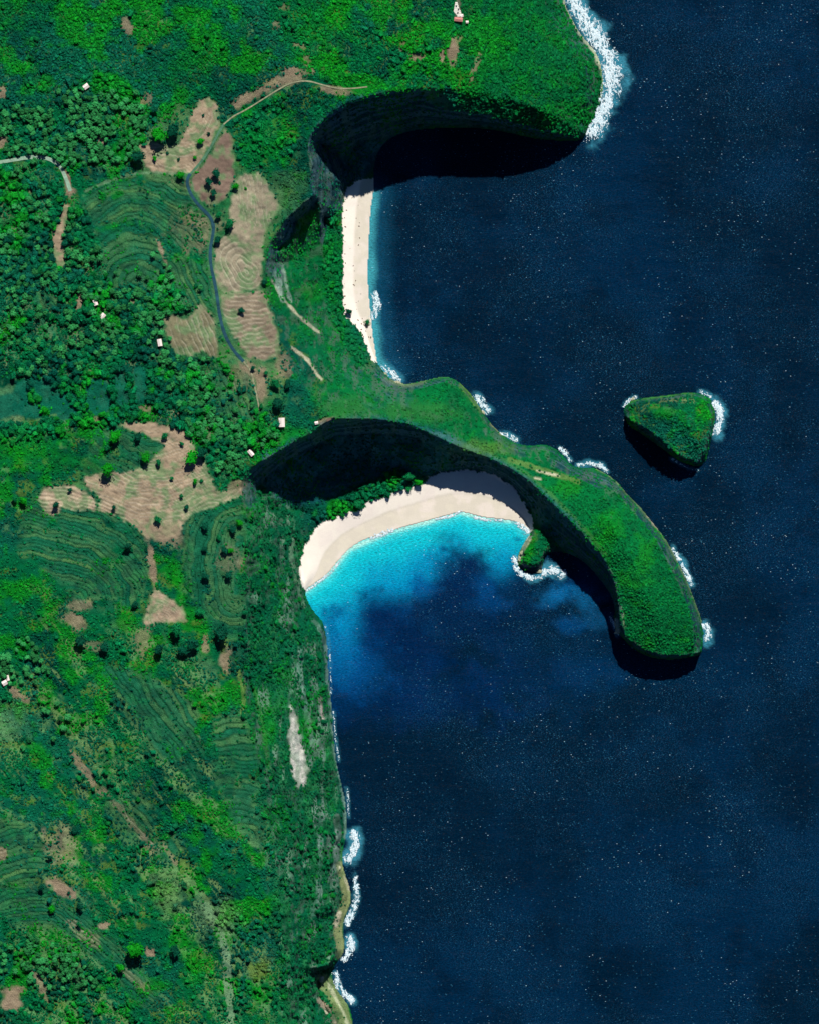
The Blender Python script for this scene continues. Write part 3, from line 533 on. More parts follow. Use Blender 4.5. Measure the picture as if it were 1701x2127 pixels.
bay = bl([(600, 1230), (640, 1150), (780, 1060), (955, 1010), (1120, 1060), (1110, 1110), (1075, 1160), (1068, 1230), (1010, 1260), (930, 1280), (860, 1330), (780, 1420), (740, 1480), (690, 1480), (660, 1300)], 8)
sea = mix(sea, lin(0, 50, 96), bay * .75)
tq = bl([(600, 1230), (640, 1150), (780, 1060), (955, 1010), (1120, 1060), (1110, 1110), (1080, 1150), (1066, 1190), (1030, 1200), (1000, 1180), (980, 1165), (930, 1160), (900, 1190), (882, 1225), (840, 1240), (775, 1238), (745, 1262), (735, 1330), (715, 1370), (690, 1350), (660, 1290)], 4)
sea = mix(sea, lin(0, 124, 166), tq)
dbeach = pdist([(634, 1228), (680, 1195), (726, 1140), (800, 1110), (870, 1087), (955, 1064), (1000, 1075), (1075, 1084), (1100, 1106)], sx, sy)
sea = mix(sea, lin(12, 176, 188), tq * (1 - sstep(20, 105, dbeach + (n2 - .5) * 60)))
sea = mix(sea, lin(70, 200, 198), (1 - sstep(2, 24, dbeach)) * .8 * (bay > .05)); sea = mix(sea, lin(176, 222, 206), (1 - sstep(1, 8, dbeach + (n2 - .5) * 8)) * .8 * (bay > .05))
for cx, cy, rx, ry, col, st_ in [(965, 1190, 74, 54, lin(0, 28, 62), 1), (955, 1240, 60, 50, lin(0, 30, 66), .9), (797, 1285, 60, 44, lin(0, 30, 66), 1), (850, 1345, 100, 70, lin(0, 28, 62), .95), (980, 1290, 110, 60, lin(0, 28, 58), .9), (920, 1140, 9, 8, lin(0, 70, 110), .8), (1075, 1120, 8, 5, lin(0, 60, 110), .7), (1005, 1215, 24, 20, lin(0, 70, 124), .5), (740, 1395, 60, 50, lin(0, 78, 134), .6), (715, 1340, 30, 60, lin(0, 100, 150), .55),
   (875, 1215, 26, 22, lin(0, 84, 140), .6), (1020, 1250, 40, 16, lin(0, 60, 110), .5), (1215, 1215, 50, 44, lin(0, 50, 96), .6), (1150, 1230, 30, 20, lin(6, 90, 140), .8), (1215, 1245, 30, 24, lin(10, 84, 124), .6), (1245, 1285, 40, 20, lin(8, 70, 108), .5), (1185, 1300, 26, 16, lin(0, 58, 104), .7), (1220, 1400, 70, 30, lin(0, 44, 82), .55), (1060, 1400, 120, 70, lin(0, 34, 66), .6), (880, 1450, 160, 60, lin(0, 34, 76), .5)]:
    sea = mix(sea, col, el(cx, cy, rx, ry, int(cx + cy)) * st_)
b1 = pdist([(776, 402), (767, 500), (765, 600), (772, 670), (782, 740), (800, 775)], sx, sy) + (n2 - .5) * 26
sea = mix(sea, lin(14, 70, 96), (1 - sstep(10, 70, b1)) * .7); sea = mix(sea, lin(60, 150, 160), (1 - sstep(2, 24, b1)) * .85)
FOAM = [  # surf: name label, line, half width, strength
 ([(1184, -60), (1192, 0), (1212, 33), (1234, 66), (1258, 100), (1272, 140), (1268, 188), (1249, 232), (1233, 268)], 20, 1.0, 'broad belt of white surf along the northern headland'),
 ([(778, 610), (784, 628), (776, 652)], 9, .8, 'small patch of surf against the middle of the northern beach'),
 ([(798, 760), (812, 776), (826, 786)], 8, .8, 'surf in the corner south of the northern beach'),
 ([(992, 826), (1002, 842), (1012, 852)], 9, .85, 'burst of surf on the neck of the peninsula'), ([(1040, 902), (1056, 905), (1070, 912)], 7, .9, 'small surf in the notch east of the saddle'),
 ([(1162, 930), (1174, 942), (1182, 954)], 6, .8, 'little surf under the peninsula shoulder'), ([(1200, 965), (1225, 961), (1250, 966), (1262, 978)], 5.5, .85, 'thin scalloped surf on the peninsula north shore'),
 ([(1488, 838), (1496, 858), (1494, 882), (1488, 896)], 10, 1.0, 'white surf on the east point of the islet'), ([(1294, 842), (1306, 830), (1320, 824)], 4, .7, 'faint surf at the west point of the islet'), ([(1455, 812), (1475, 822)], 4, .7, 'faint surf at the north corner of the islet'), ([(1395, 952), (1430, 972), (1450, 976)], 3, .5, 'thin surf line at the shaded foot of the islet'),
 ([(1400, 1142), (1418, 1172), (1430, 1200), (1436, 1214)], 6, .95, 'surf strip along the peninsula east shore'), ([(1464, 1300), (1472, 1314), (1468, 1328)], 10, .9, 'burst of surf at the east tip of the peninsula'),
 ([(1068, 1160), (1072, 1184), (1092, 1198), (1112, 1202), (1130, 1192)], 6.5, .95, 'surf ring round the small promontory'), ([(1132, 1186), (1148, 1182), (1166, 1192)], 10, .95, 'thick surf beside the small promontory'), ([(1268, 1284), (1276, 1300), (1284, 1318)], 4, .7, 'surf at the pale rock by the peninsula tip'),
 ([(636, 1228), (660, 1210), (684, 1192), (704, 1168)], 3.2, .7, 'lace of foam at the west end of the turquoise bay'), ([(772, 1116), (790, 1110), (815, 1102)], 6, .8, 'foam wash on the middle of the curved beach'), ([(905, 1078), (930, 1073), (948, 1066), (957, 1060)], 3, .95, 'thin breaking wave on the curved beach'), ([(985, 1074), (1010, 1080), (1040, 1080)], 3, .95, 'thin breaking wave near the east end of the curved beach'), ([(1075, 1086), (1088, 1096), (1098, 1106)], 8, .7, 'foam wash at the east end of the curved beach'),
 ([(734, 1732), (738, 1752), (736, 1774), (722, 1786)], 10, 1.0, 'northern burst of surf on the rock ledge coast'), ([(738, 1826), (742, 1850), (740, 1880), (730, 1902), (722, 1920)], 8, .85, 'long surf strip beside the olive rock ledge'), ([(728, 1950), (732, 1968), (722, 1984), (714, 1994)], 9, 1.0, 'dense surf north of the shaded cove'), ([(698, 2024), (704, 2048), (716, 2068), (730, 2082)], 8, .95, 'surf below the shaded cove at the lower edge'),
 ([(692, 1480), (697, 1530), (703, 1580)], 3, .42, 'thin foam line under the long western cliff'), ([(722, 1640), (725, 1700)], 3, .42, 'thin foam line north of the rock ledge'), ([(676, 1300), (684, 1340), (688, 1440)], 2.4, .42, 'thin foam line west of the deep bay'),
]
for pts, wd, st_, lab in FOAM:
    near = (sx > min(p[0] for p in pts) - 90) & (sx < max(p[0] for p in pts) + 90) & (sy > min(p[1] for p in pts) - 90) & (sy < max(p[1] for p in pts) + 90)
    d = np.full(sx.shape, 999.0); d[near] = pdist(pts, sx[near], sy[near]) + (fbm(sx[near], sy[near], 20, 320, 3) - .5) * wd * 1.6
    sea = mix(sea, lin(60, 140, 160), (1 - sstep(wd * .3, wd * 1.7, d + (EN - .5) * wd * 3.5)) * st_ * .7)
m, t, b = mat('sea_water'); p = pos(t)
def voro(vec, scale):
    n = N(t, 'ShaderNodeTexVoronoi'); n.inputs['Scale'].default_value = scale; t.links.new(vec, n.inputs['Vector']); return n.outputs['Distance'], n.outputs['Color']
a = N(t, 'ShaderNodeAttribute', attribute_name='cover')
mp = N(t, 'ShaderNodeMapping'); mp.inputs['Scale'].default_value = (.5, 1.35, 1); mp.inputs['Rotation'].default_value = (0, 0, math.radians(-18)); t.links.new(p, mp.inputs['Vector'])
chop = noise_n(t, mp.outputs[0], .55, 4, .75); swell = noise_n(t, mp.outputs[0], .06, 3, .5); patch = noise_n(t, p, .008, 3, .6)
col = valscale(t, a.outputs['Color'], maprange(t, chop, .3, .7, .4, 1.8))
flk = noise_n(t, mp.outputs[0], 1.05, 2, .6)
fl1 = math_n(t, 'MULTIPLY', maprange(t, flk, .57, .68, 0, 1), maprange(t, patch, .42, .6, .15, .9))
col = mixc(t, fl1, col, lin(36, 88, 120))
for sc_v, thr, rad, cd in ((.36, .93, .15, (205, 222, 230)), (.5, .82, .24, (62, 116, 140))):  # sun glints painted into the water colour as small pale dots
    vd, vc = voro(mp.outputs[0], sc_v); sx_n = N(t, 'ShaderNodeSeparateColor'); t.links.new(vc, sx_n.inputs[0])
    g_ = math_n(t, 'SUBTRACT', sx_n.outputs[0], maprange(t, noise_n(t, p, .009, 4, .7), .38, .62, .14, -.09))
    glint = math_n(t, 'MULTIPLY', maprange(t, g_, thr, thr + .01, 0, 1), maprange(t, vd, rad, rad * .6, 0, 1))
    col = mixc(t, glint, col, lin(*cd))
t.links.new(col, b.inputs['Base Color']); b.inputs['Roughness'].default_value = .16; b.inputs['IOR'].default_value = 1.33; b.inputs['Specular IOR Level'].default_value = .05
hh = math_n(t, 'ADD', math_n(t, 'MULTIPLY', chop, 1.0), math_n(t, 'MULTIPLY', swell, 1.5))
bump(t, b, hh, .55); M_sea = m
sidx = np.arange(sx.size).reshape(sx.shape)
sq = np.stack([sidx[:-1, :-1], sidx[1:, :-1], sidx[1:, 1:], sidx[:-1, 1:]], -1)
hs = sample(blur((~LAND).astype(float), 8, 1), sx, sy); deepland = (hs < .001)
kq = ~(deepland[:-1, :-1] & deepland[1:, 1:] & deepland[1:, :-1] & deepland[:-1, 1:])
f = sq[kq].reshape(-1, 4); u, inv = np.unique(f, return_inverse=True)
swz = (fbm(sx, sy, 30, 330, 3) - .5) * .3 * ((sx > -60) & (sx < 1765) & (sy > -60) & (sy < 2190))
sv3 = np.stack([(sx - CX) * S, (CY - sy) * S, swz], -1).reshape(-1, 3)
link('sea', mesh_np('sea', sv3[u], inv.reshape(-1, 4), [M_sea], {'cover': sea.reshape(-1, 3)[u]}), kind='structure', label='deep blue sea with wind chop and a turquoise bay')

# ------------------------------------------------------------------ surf
m, t, b = mat('sea_foam'); p = pos(t); nf = noise_n(t, p, .9, 4, .7)
t.links.new(mixc(t, maprange(t, nf, .36, .6, 0, 1), lin(120, 175, 190), lin(246, 250, 250)), b.inputs['Base Color']); b.inputs['Roughness'].default_value = .8; bump(t, b, nf, .5); M_foam = m
for n, (pts, wd, st_, lab) in enumerate(FOAM):
    fx = np.arange(min(p[0] for p in pts) - wd * 2, max(p[0] for p in pts) + wd * 2, 1.15); fy = np.arange(max(min(p[1] for p in pts) - wd * 2, -50), max(p[1] for p in pts) + wd * 2, 1.15)
    X, Y = np.meshgrid(fx, fy); wd = wd * .88
    d = pdist(smooth_line(pts), X, Y) / wd + (fbm(X, Y, 16, 401 + n, 3) - .5) * 1.1
    d = d + (fbm(X, Y, 9, 460 + n, 3) - .5) * .9
    den = (1 - sstep(.1, 1.6, d)) * st_
    fa = math.atan2(pts[-1][1] - pts[0][1], pts[-1][0] - pts[0][0]) * 57.3; fu, fv = rot(X, Y, fa)
    lace = 1 - np.abs(fbm(fu * .6, fv, 5.5, 430 + n, 4, .7) - .5) * 4.2
    v = den * .92 + (lace - .5) * .95 + (rng.random(X.shape) - .5) * .28
    keep = (v > .70) & (den > .04)
    hgt = np.clip((v - .5), 0, 1) * .8 + .25 + rng.random(X.shape) * .35
    lz = sample(H, X, Y)
    Z = np.maximum(hgt, np.where(lz > 0, np.minimum(lz, 2.5) + .1, 0))
    if wd > 3.3: keep &= (lz < 2.2)
    else: keep &= (lz < 1.8)
    ix = np.arange(X.size).reshape(X.shape); q = np.stack([ix[:-1, :-1], ix[1:, :-1], ix[1:, 1:], ix[:-1, 1:]], -1)
    f = q[keep[:-1, :-1]].reshape(-1, 4)
    if len(f) == 0: continue
    u, inv = np.unique(f, return_inverse=True)
    vv = np.stack([(X - CX) * S, (CY - Y) * S, Z], -1).reshape(-1, 3)
    link('surf', mesh_np('surf', vv[u], inv.reshape(-1, 4), [M_foam]), kind='stuff', label=lab, category='surf')

# ------------------------------------------------------------------ roads and tracks
def ribbon(name, pts, wpx, m, lift, lab):
    P = smooth_line(pts, it=3); D = [P[0]]
    for a_, b_ in zip(P[:-1], P[1:]):
        n = max(int(math.hypot(b_[0] - a_[0], b_[1] - a_[1]) / 2.2), 1)
        for k in range(1, n + 1): D.append((a_[0] + (b_[0] - a_[0]) * k / n, a_[1] + (b_[1] - a_[1]) * k / n))
    P = np.array(D); T = np.gradient(P, axis=0); T /= np.linalg.norm(T, axis=1)[:, None] + 1e-9; Nn = np.stack([-T[:, 1], T[:, 0]], 1)
    wv = wpx * (.5 + .12 * (vnoise(P[:, 0], P[:, 1], 9, 500) - .5))
    rows = []
    zc = sample(H, P[:, 0], P[:, 1])
    zc = np.convolve(np.pad(zc, 4, mode='edge'), np.ones(9) / 9, 'valid')
    hi = np.max([sample(H, P[:, 0] + Nn[:, 0] * wv * s, P[:, 1] + Nn[:, 1] * wv * s) for s in (-1, -.5, 0, .5, 1)], axis=0)
    zc = np.maximum(zc, hi)
    for s, dz in ((-1, -1.2), (-1, lift), (0, lift + .06), (1, lift), (1, -1.2)):
        q = P + Nn * (wv * s)[:, None]; rows.append(np.stack([(q[:, 0] - CX) * S, (CY - q[:, 1]) * S, zc + dz], -1))
    V = np.stack(rows, 1); n, k = V.shape[:2]; ix = np.arange(n * k).reshape(n, k)
    F = np.stack([ix[:-1, :-1], ix[1:, :-1], ix[1:, 1:], ix[:-1, 1:]], -1).reshape(-1, 4)
    return link(name, mesh_np(name, V.reshape(-1, 3), F, [m], smooth=False), kind='structure', label=lab)
ROADN = [(467, 262), (455, 282), (443, 306), (425, 334), (408, 354), (396, 367)]
ROAD = [(398, 364), (392, 374), (392, 388), (402, 412), (420, 434), (438, 450), (447, 470), (444, 495), (439, 520), (440, 552), (448, 585), (454, 620), (458, 655), (468, 695), (486, 728), (508, 752)]
TRACK = [(467, 262), (488, 244), (510, 234), (545, 212), (580, 190), (606, 176), (640, 171), (670, 180), (700, 188), (735, 188), (764, 184)]
TRACK2 = [(508, 752), (524, 772), (530, 800), (536, 826), (541, 852)]
TRACK3 = [(-80, 352), (-10, 343), (30, 336), (70, 329), (104, 331), (128, 346), (140, 370), (150, 400)]
ribbon('dirt_track', ROADN, 5, plain('grassy_track', lin(74, 116, 88), .95, .25, .5), .2, 'grassy lane between the curved field and the triangular field')
ribbon('road', ROAD, 6.5, M_road, .25, 'narrow dark asphalt road winding along the clifftop fields')
ribbon('dirt_track', TRACK, 2.8, M_track, .2, 'pale track running east towards the northern cliff')
ribbon('dirt_track', TRACK2, 3, M_track, .2, 'pale track leading south from the end of the dark road')
ribbon('dirt_track', TRACK3, 7.5, plain('mossy_track', lin(136, 164, 140), .95, .25, .5), .2, 'greenish track entering at the left edge')

# ------------------------------------------------------------------ vegetation prototypes
def crown_mesh(name, seed, leaf=150, flat=.75, size=.30, core=True):
    r = random.Random(seed); bm = bmesh.new()
    lob = [(Vector((r.uniform(-1, 1), r.uniform(-1, 1), r.uniform(-.2, .8))).normalized(), r.uniform(.2, .55)) for _ in range(8)]
    def rad(d): return .52 + sum(a * max(0, d.dot(v)) ** 9 for v, a in lob) + .12 * mnoise.noise(d * 2.3 + Vector((seed, 0, 0)))
    bmesh.ops.create_icosphere(bm, subdivisions=2, radius=1)
    for v in bm.verts:
        d = v.co.normalized(); v.co = d * rad(d) * (.86 + .2 * mnoise.noise(d * 5 + Vector((0, seed, 0)))); v.co.z *= flat
    for k in range(leaf):
        d = Vector((r.gauss(0, 1), r.gauss(0, 1), abs(r.gauss(0, 1)) * 1.0 - .15)).normalized()
        c = d * rad(d) * r.uniform(.84, 1.16); c.z *= flat
        nrm = (d + Vector((r.uniform(-.7, .7), r.uniform(-.7, .7), r.uniform(-.3, .7)))).normalized()
        t1 = nrm.orthogonal().normalized(); t1.rotate(Matrix.Rotation(r.uniform(0, 6.28), 3, nrm)); t2 = nrm.cross(t1); s_ = size * r.uniform(.5, 1.1)
        vs = [bm.verts.new(c + t1 * s_ * .5), bm.verts.new(c + t2 * s_ * .32), bm.verts.new(c - t1 * s_ * .5), bm.verts.new(c - t2 * s_ * .32)]
        bm.faces.new(vs)
    me = bpy.data.meshes.new(name); bm.to_mesh(me); bm.free(); me.materials.append(M_leaf); return me
def trunk_mesh(name, seed, h=1.3, r0=.07):
    r = random.Random(seed); bm = bmesh.new()
    def limb(a, b_, ra, rb):
        ax = (b_ - a).normalized(); o = ax.orthogonal().normalized(); R = []
        for c, rr in ((a, ra), (b_, rb)):
            ring = []
            for k in range(6):
                q = o.copy(); q.rotate(Matrix.Rotation(k * math.pi / 3, 3, ax)); ring.append(bm.verts.new(c + q * rr))
            R.append(ring)
        for k in range(6): bm.faces.new((R[0][k], R[0][(k + 1) % 6], R[1][(k + 1) % 6], R[1][k]))
    fork = Vector((r.uniform(-.05, .05), r.uniform(-.05, .05), -.45))
    limb(Vector((0, 0, -h)), fork, r0, r0 * .7)
    for k in range(4):
        an = k * 1.57 + r.uniform(-.4, .4); limb(fork, Vector((math.cos(an) * .45, math.sin(an) * .45, r.uniform(-.05, .2))), r0 * .6, r0 * .25)
    me = bpy.data.meshes.new(name); bm.to_mesh(me); bm.free(); me.materials.append(M_bark); return me
def frond_mesh(name, seed):
    r = random.Random(seed); bm = bmesh.new()
    for k in range(15):
        an = k * 2 * math.pi / 15 + r.uniform(-.12, .12); L = r.uniform(.85, 1.1); up = r.uniform(.05, .5)
        dirv = Vector((math.cos(an), math.sin(an), 0)); sd_ = Vector((-math.sin(an), math.cos(an), 0)); prev = None
        for q in range(5):
            f_ = q / 4; c = dirv * L * f_ + Vector((0, 0, up * math.sin(f_ * 2.2) - .45 * f_ * f_)); wv = .14 * math.sin(min(f_ * 2.4 + .25, 2.9)) + .01
            row = [bm.verts.new(c + sd_ * wv - Vector((0, 0, wv * .6))), bm.verts.new(c), bm.verts.new(c - sd_ * wv - Vector((0, 0, wv * .6)))]
            if prev:
                bm.faces.new((prev[0], prev[1], row[1], row[0])); bm.faces.new((prev[1], prev[2], row[2], row[1]))
            prev = row
    me = bpy.data.meshes.new(name); bm.to_mesh(me); bm.free(); me.materials.append(M_leaf); return me
def palm_trunk(name, seed):
    r = random.Random(seed); bm = bmesh.new(); prev = None; lx, ly = r.uniform(-.25, .25), r.uniform(-.25, .25)
    for q in range(6):
        f_ = q / 5; c = Vector((lx * (1 - f_) ** 1.5, ly * (1 - f_) ** 1.5, -1.9 + 1.9 * f_)); rr = .055 * (1.3 - .6 * f_)
        ring = [bm.verts.new(c + Vector((math.cos(k * math.pi / 3), math.sin(k * math.pi / 3), 0)) * rr) for k in range(6)]
        if prev:
            for k in range(6): bm.faces.new((prev[k], prev[(k + 1) % 6], ring[(k + 1) % 6], ring[k]))
        prev = ring
    me = bpy.data.meshes.new(name); bm.to_mesh(me); bm.free(); me.materials.append(M_bark); return me
CROWN = [crown_mesh('crown_%s' % w_, 3 + k, 170, (.8, .7, .9, .62)[k], .34) for k, w_ in enumerate(('round', 'broad', 'tall', 'low'))]
TRUNK = [trunk_mesh('trunk', 20 + k) for k in range(2)]
FROND = [frond_mesh('fronds', 30 + k) for k in range(3)]; PTR = [palm_trunk('palm_trunk', 40 + k) for k in range(2)]

def tree(px, py, rpx, colv, name, lab, cat, group=None, palm=False, v=None):
    z = float(sample(H, px, py)); R = rpx * S
    e = bpy.data.objects.new(name, None); C.objects.link(e); e.empty_display_size = 1
    e['label'] = lab; e['category'] = cat
    if group: e['group'] = group
    k = rnd.randrange(100) if v is None else v
    if palm: top_ = R * 1.9; cm = FROND[k % 3]; tm_ = PTR[k % 2]; h0 = R * 1.9
    else: cm = CROWN[k % 4]; tm_ = TRUNK[k % 2]; h0 = R * (1.3 if name == 'tree' else .75)
    e.location = W(px, py, z - .2)
    c = bpy.data.objects.new('fronds' if palm else 'crown', cm); C.objects.link(c); c.parent = e; c.location = (0, 0, h0)
    sc_ = R * (1.0 if palm else 1.08); c.scale = (sc_ * rnd.uniform(.85, 1.15), sc_ * rnd.uniform(.85, 1.15), sc_); c.rotation_euler = (0, 0, rnd.uniform(0, 6.28)); c.color = (*[float(q) for q in colv], 1)
    if name != 'shrub':
        t_ = bpy.data.objects.new('trunk', tm_); C.objects.link(t_); t_.parent = e; t_.location = (0, 0, h0); t_.scale = (sc_, sc_, sc_ * (1 if palm else h0 / (1.3 * R))); t_.rotation_euler = c.rotation_euler
    return e
rnd = random.Random(99)
MARKS = [(183, 184, 'the small square-roofed hut'), (215, 296, 'the small square bare patch'), (140, 490, 'the narrow bare strip'), (215, 645, 'the two pale-roofed huts'), (335, 713, 'the hut by the striped field'), (395, 690, 'the striped fallow field'), (300, 430, 'the curved green terraces'), (360, 320, 'the curved bare field'), (440, 370, 'the triangular brown field'), (447, 470, 'the bend in the dark road'),
 (508, 752, 'the dark road end'), (587, 878, 'the white-roofed house'), (523, 941, 'the narrow pale-roofed house'), (205, 830, 'the dark green plots'), (40, 840, 'the left-edge plots'), (60, 335, 'the left-edge pale track'), (270, 62, 'the bare patch near the top'), (640, 171, 'the bend in the northern track'), (742, 190, 'the northern track end'), (950, 42, 'the terracotta-roofed hall'), (680, 872, 'the viewing deck'), (380, 900, 'the big field rim'), (14, 1415, 'the hut at the left edge'), (169, 1330, 'the yellowish grass patch'),
 (345, 1270, 'the triangular bare field'), (130, 1845, 'the rounded bare patch'), (30, 2070, 'the lower left bare patch'), (285, 1972, 'the largest round tree'), (620, 1560, 'the pale limestone scar'), (500, 1640, 'the stepped green terraces'), (715, 540, 'the northern beach'), (760, 1050, 'the curved beach'), (668, 2030, 'the shaded cove'), (350, 1750, 'the green gully foot'), (270, 600, 'the inner terraces'), (430, 600, 'the mid dark road')]
used_labels = {}
def place_label(kind_, x, y, r_, c):
    k = min(range(len(MARKS)), key=lambda q: math.hypot(MARKS[q][0] - x, MARKS[q][1] - y)); mx, my, nm = MARKS[k]
    d = math.hypot(mx - x, my - y); a = math.degrees(math.atan2(my - y, x - mx)) % 360
    dr = ('east', 'north-east', 'north', 'north-west', 'west', 'south-west', 'south', 'south-east')[int((a + 22.5) // 45) % 8]
    ds = 'immediately' if d < 25 else ('just' if d < 55 else ('somewhat' if d < 90 else 'well'))
    sz = 'broad' if r_ > 7.4 else ('small' if r_ < 6.3 else 'mid-sized'); l = float(c[1])
    tn = 'dark' if l < .10 else ('bright' if l > .19 else 'green')
    return f'{sz} {tn} {kind_} {ds} {dr} of {nm}', f'{kind_}s around {nm}'
HAND = [ # px, py, radius px, tone, label
 (227, 972, 15, 'b', 'big bright round tree on the west edge of the sweeping bare field'), (305, 953, 12, 'b', 'round bright tree on the north edge of the sweeping bare field'), (333, 961, 7, 'm', 'small tree just right of the round bright tree on the big bare field'),
 (403, 950, 14, 'b', 'bright tree of the pair at the east corner of the big bare field'), (421, 940, 13, 'd', 'dark tree of the pair at the east corner of the big bare field'), (360, 994, 5, 'm', 'lone small tree in the middle of the big bare field'), (408, 1001, 6, 'b', 'lone tree below the pair on the big bare field'), (420, 999, 4, 'm', 'little bush beside the lone tree on the big bare field'),
 (379, 1030, 5, 'm', 'pale bush in the lower part of the big bare field'), (390, 1053, 6, 'd', 'dark tree on the lowest terrace edge of the big bare field'), (240, 1053, 6, 'd', 'dark tree between the lobe and the big bare field'), (120, 1049, 8, 'd', 'dark round tree inside the small bare lobe'), (149, 1017, 5, 'd', 'small tree on the top edge of the small bare lobe'),
 (243, 906, 14, 'b', 'broad bright tree near the upper left corner of the big bare field'), (226, 930, 7, 'm', 'small tree above the big bright round tree'), (290, 907, 10, 'd', 'dark spreading tree above the big bare field'), (345, 907, 8, 'm', 'small tree on the top rim of the big bare field'), (380, 922, 5, 'm', 'tiny tree near the top right of the big bare field'), (268, 1135, 9, 'd', 'dark tree at the neck between the curved terraces'), (331, 1078, 8, 'm', 'grey green tree south of the big bare field'),
 (437, 379, 10, 'd', 'left tree of the clump in the triangular brown field'), (453, 364, 11, 'd', 'largest tree of the clump in the triangular brown field'), (447, 402, 8, 'd', 'southern tree of the clump in the triangular brown field'), (459, 382, 4, 'd', 'smallest tree of the clump in the triangular brown field'),
 (420, 296, 8, 'b', 'bright tree on the slope west of the road fork'), (437, 281, 3.5, 'd', 'tiny dark bush north of the bright tree by the road fork'), (425, 243, 3.5, 'd', 'tiny bush in the upper arm of the curved field'), (325, 332, 5, 'b', 'bright bush in the west of the curved field'), (350, 321, 3.5, 'd', 'small dark bush in the middle of the curved field'), (374, 334, 3.5, 'd', 'small dark bush near the foot of the curved field'), (407, 330, 4, 'b', 'bright bush near the road on the curved field'),
 (378, 366, 9, 'b', 'bright tree on the bend where the asphalt road begins'), (456, 500, 9, 'd', 'dark tree against the east side of the road bend'), (480, 468, 10, 'm', 'leafy tree between the road and the cliff-edge field'), (456, 450, 8, 'm', 'tree hugging the road above the bend'), (504, 646, 7, 'd', 'single tree in the brown terraced field'), (552, 588, 6, 'd', 'dark bush at the cliff end of the field ditch'), (492, 390, 7, 'b', 'bright shrub tree between two bare fields'), (513, 394, 3.5, 'b', 'small bush at the top of the cliff-edge field'),
 (527, 766, 6, 'd', 'small dark tree where the road ends'), (575, 797, 10, 'm', 'grey green tree on the turf south of the road end'), (600, 798, 9, 'd', 'dark tree on the turf near the cliff rim'), (578, 836, 12, 'd', 'large dark tree on the turf above the white house'), (555, 775, 5, 'm', 'small pale tree beside the bare patch at the road end'),
 (428, 1094, 9, 'd', 'upper dark tree on the eastern curved terraces'), (427, 1141, 7, 'd', 'small dark tree on the left rim of the eastern terraces'), (469, 1142, 8, 'd', 'left tree of the pair on the eastern terraces'), (481, 1144, 7, 'b', 'right tree of the pair on the eastern terraces'), (430, 1196, 9, 'd', 'lower dark tree on the eastern curved terraces'), (476, 1195, 10, 'd', 'broad dark tree near the cliff on the eastern terraces'), (499, 1086, 8, 'b', 'bright tree by the rim above the eastern terraces'), (486, 1101, 9, 'd', 'dark tree by the rim above the eastern terraces'), (456, 1116, 6, 'm', 'small tree at the top of the eastern terraces'),
 (169, 1330, 14, 'd', 'very dark round tree alone in the yellowish grass patch'), (221, 1345, 12, 'd', 'dark tree just east of the yellowish grass patch'), (283, 1256, 8, 'd', 'dark tree west of the triangular bare field'), (333, 1346, 13, 'd', 'dark tree at the left end of the copse below the triangular field'), (405, 1338, 14, 'd', 'dark tree at the right of the copse below the triangular field'), (370, 1308, 14, 'm', 'middle tree on the north side of the copse below the triangular field'), (383, 1350, 11, 'd', 'lowest tree of the copse below the triangular field'), (462, 1312, 17, 'd', 'largest tree of the copse near the cliff rim'), (418, 1270, 9, 'm', 'tree east of the triangular bare field'),
 (285, 1972, 18, 'b', 'largest round tree in the lower left beside a scrap of bare soil'), (367, 1971, 13, 'd', 'dark round tree right of the scrap of bare soil'), (252, 2007, 10, 'b', 'bright tree on the lower diagonal terraces'), (106, 1779, 7, 'd', 'small dark tree on the dry patch left of the lower gully'), (157, 1722, 8, 'd', 'dark tree above the dry patch in the lower left'), (168, 1880, 9, 'd', 'dark tree at the bend of the lower diagonal terraces'), (110, 1886, 9, 'b', 'bright tree at the left end of the lower diagonal terraces'), (167, 1918, 7, 'm', 'small tree on the bare strip of the lower terraces'), (90, 1842, 9, 'd', 'dark tree at the corner of the rounded bare patch'), (145, 1852, 4, 'd', 'little bush inside the rounded bare patch'),
 (724, 646, 8, 'd', 'lone tree leaning out onto the northern beach'), (764, 668, 6, 'm', 'bushy clump across the northern beach'), (868, 1002, 9, 'b', 'bright tree at the tip of the beach grove'), (850, 990, 10, 'm', 'tree second from the tip of the beach grove'), (742, 1046, 12, 'm', 'big tree bulging onto the sand from the beach grove'), (52, 1040, 10, 'b', 'bright tree west of the small bare lobe'), (36, 1036, 8, 'm', 'middling tree far west of the small bare lobe'), (325, 233, 9, 'd', 'dark round tree west of the curved field tip'), (363, 272, 16, 'd', 'dark spreading tree in the crook of the curved field'), (330, 283, 18, 'b', 'large bright tree against the top of the curved field'), (292, 330, 15, 'd', 'dark tree on the west tip of the curved field')]
TONE = {'b': lin(12, 132, 22), 'm': lin(8, 104, 56), 'd': lin(2, 72, 50)}
for px, py, r_, tn, lab in HAND:
    tree(px, py, r_, TONE[tn] * rnd.uniform(.85, 1.15), 'tree' if r_ > 4.5 else 'shrub', lab, 'tree' if r_ > 4.5 else 'shrub')
HA = np.array([(h[0], h[1], h[2]) for h in HAND], float)
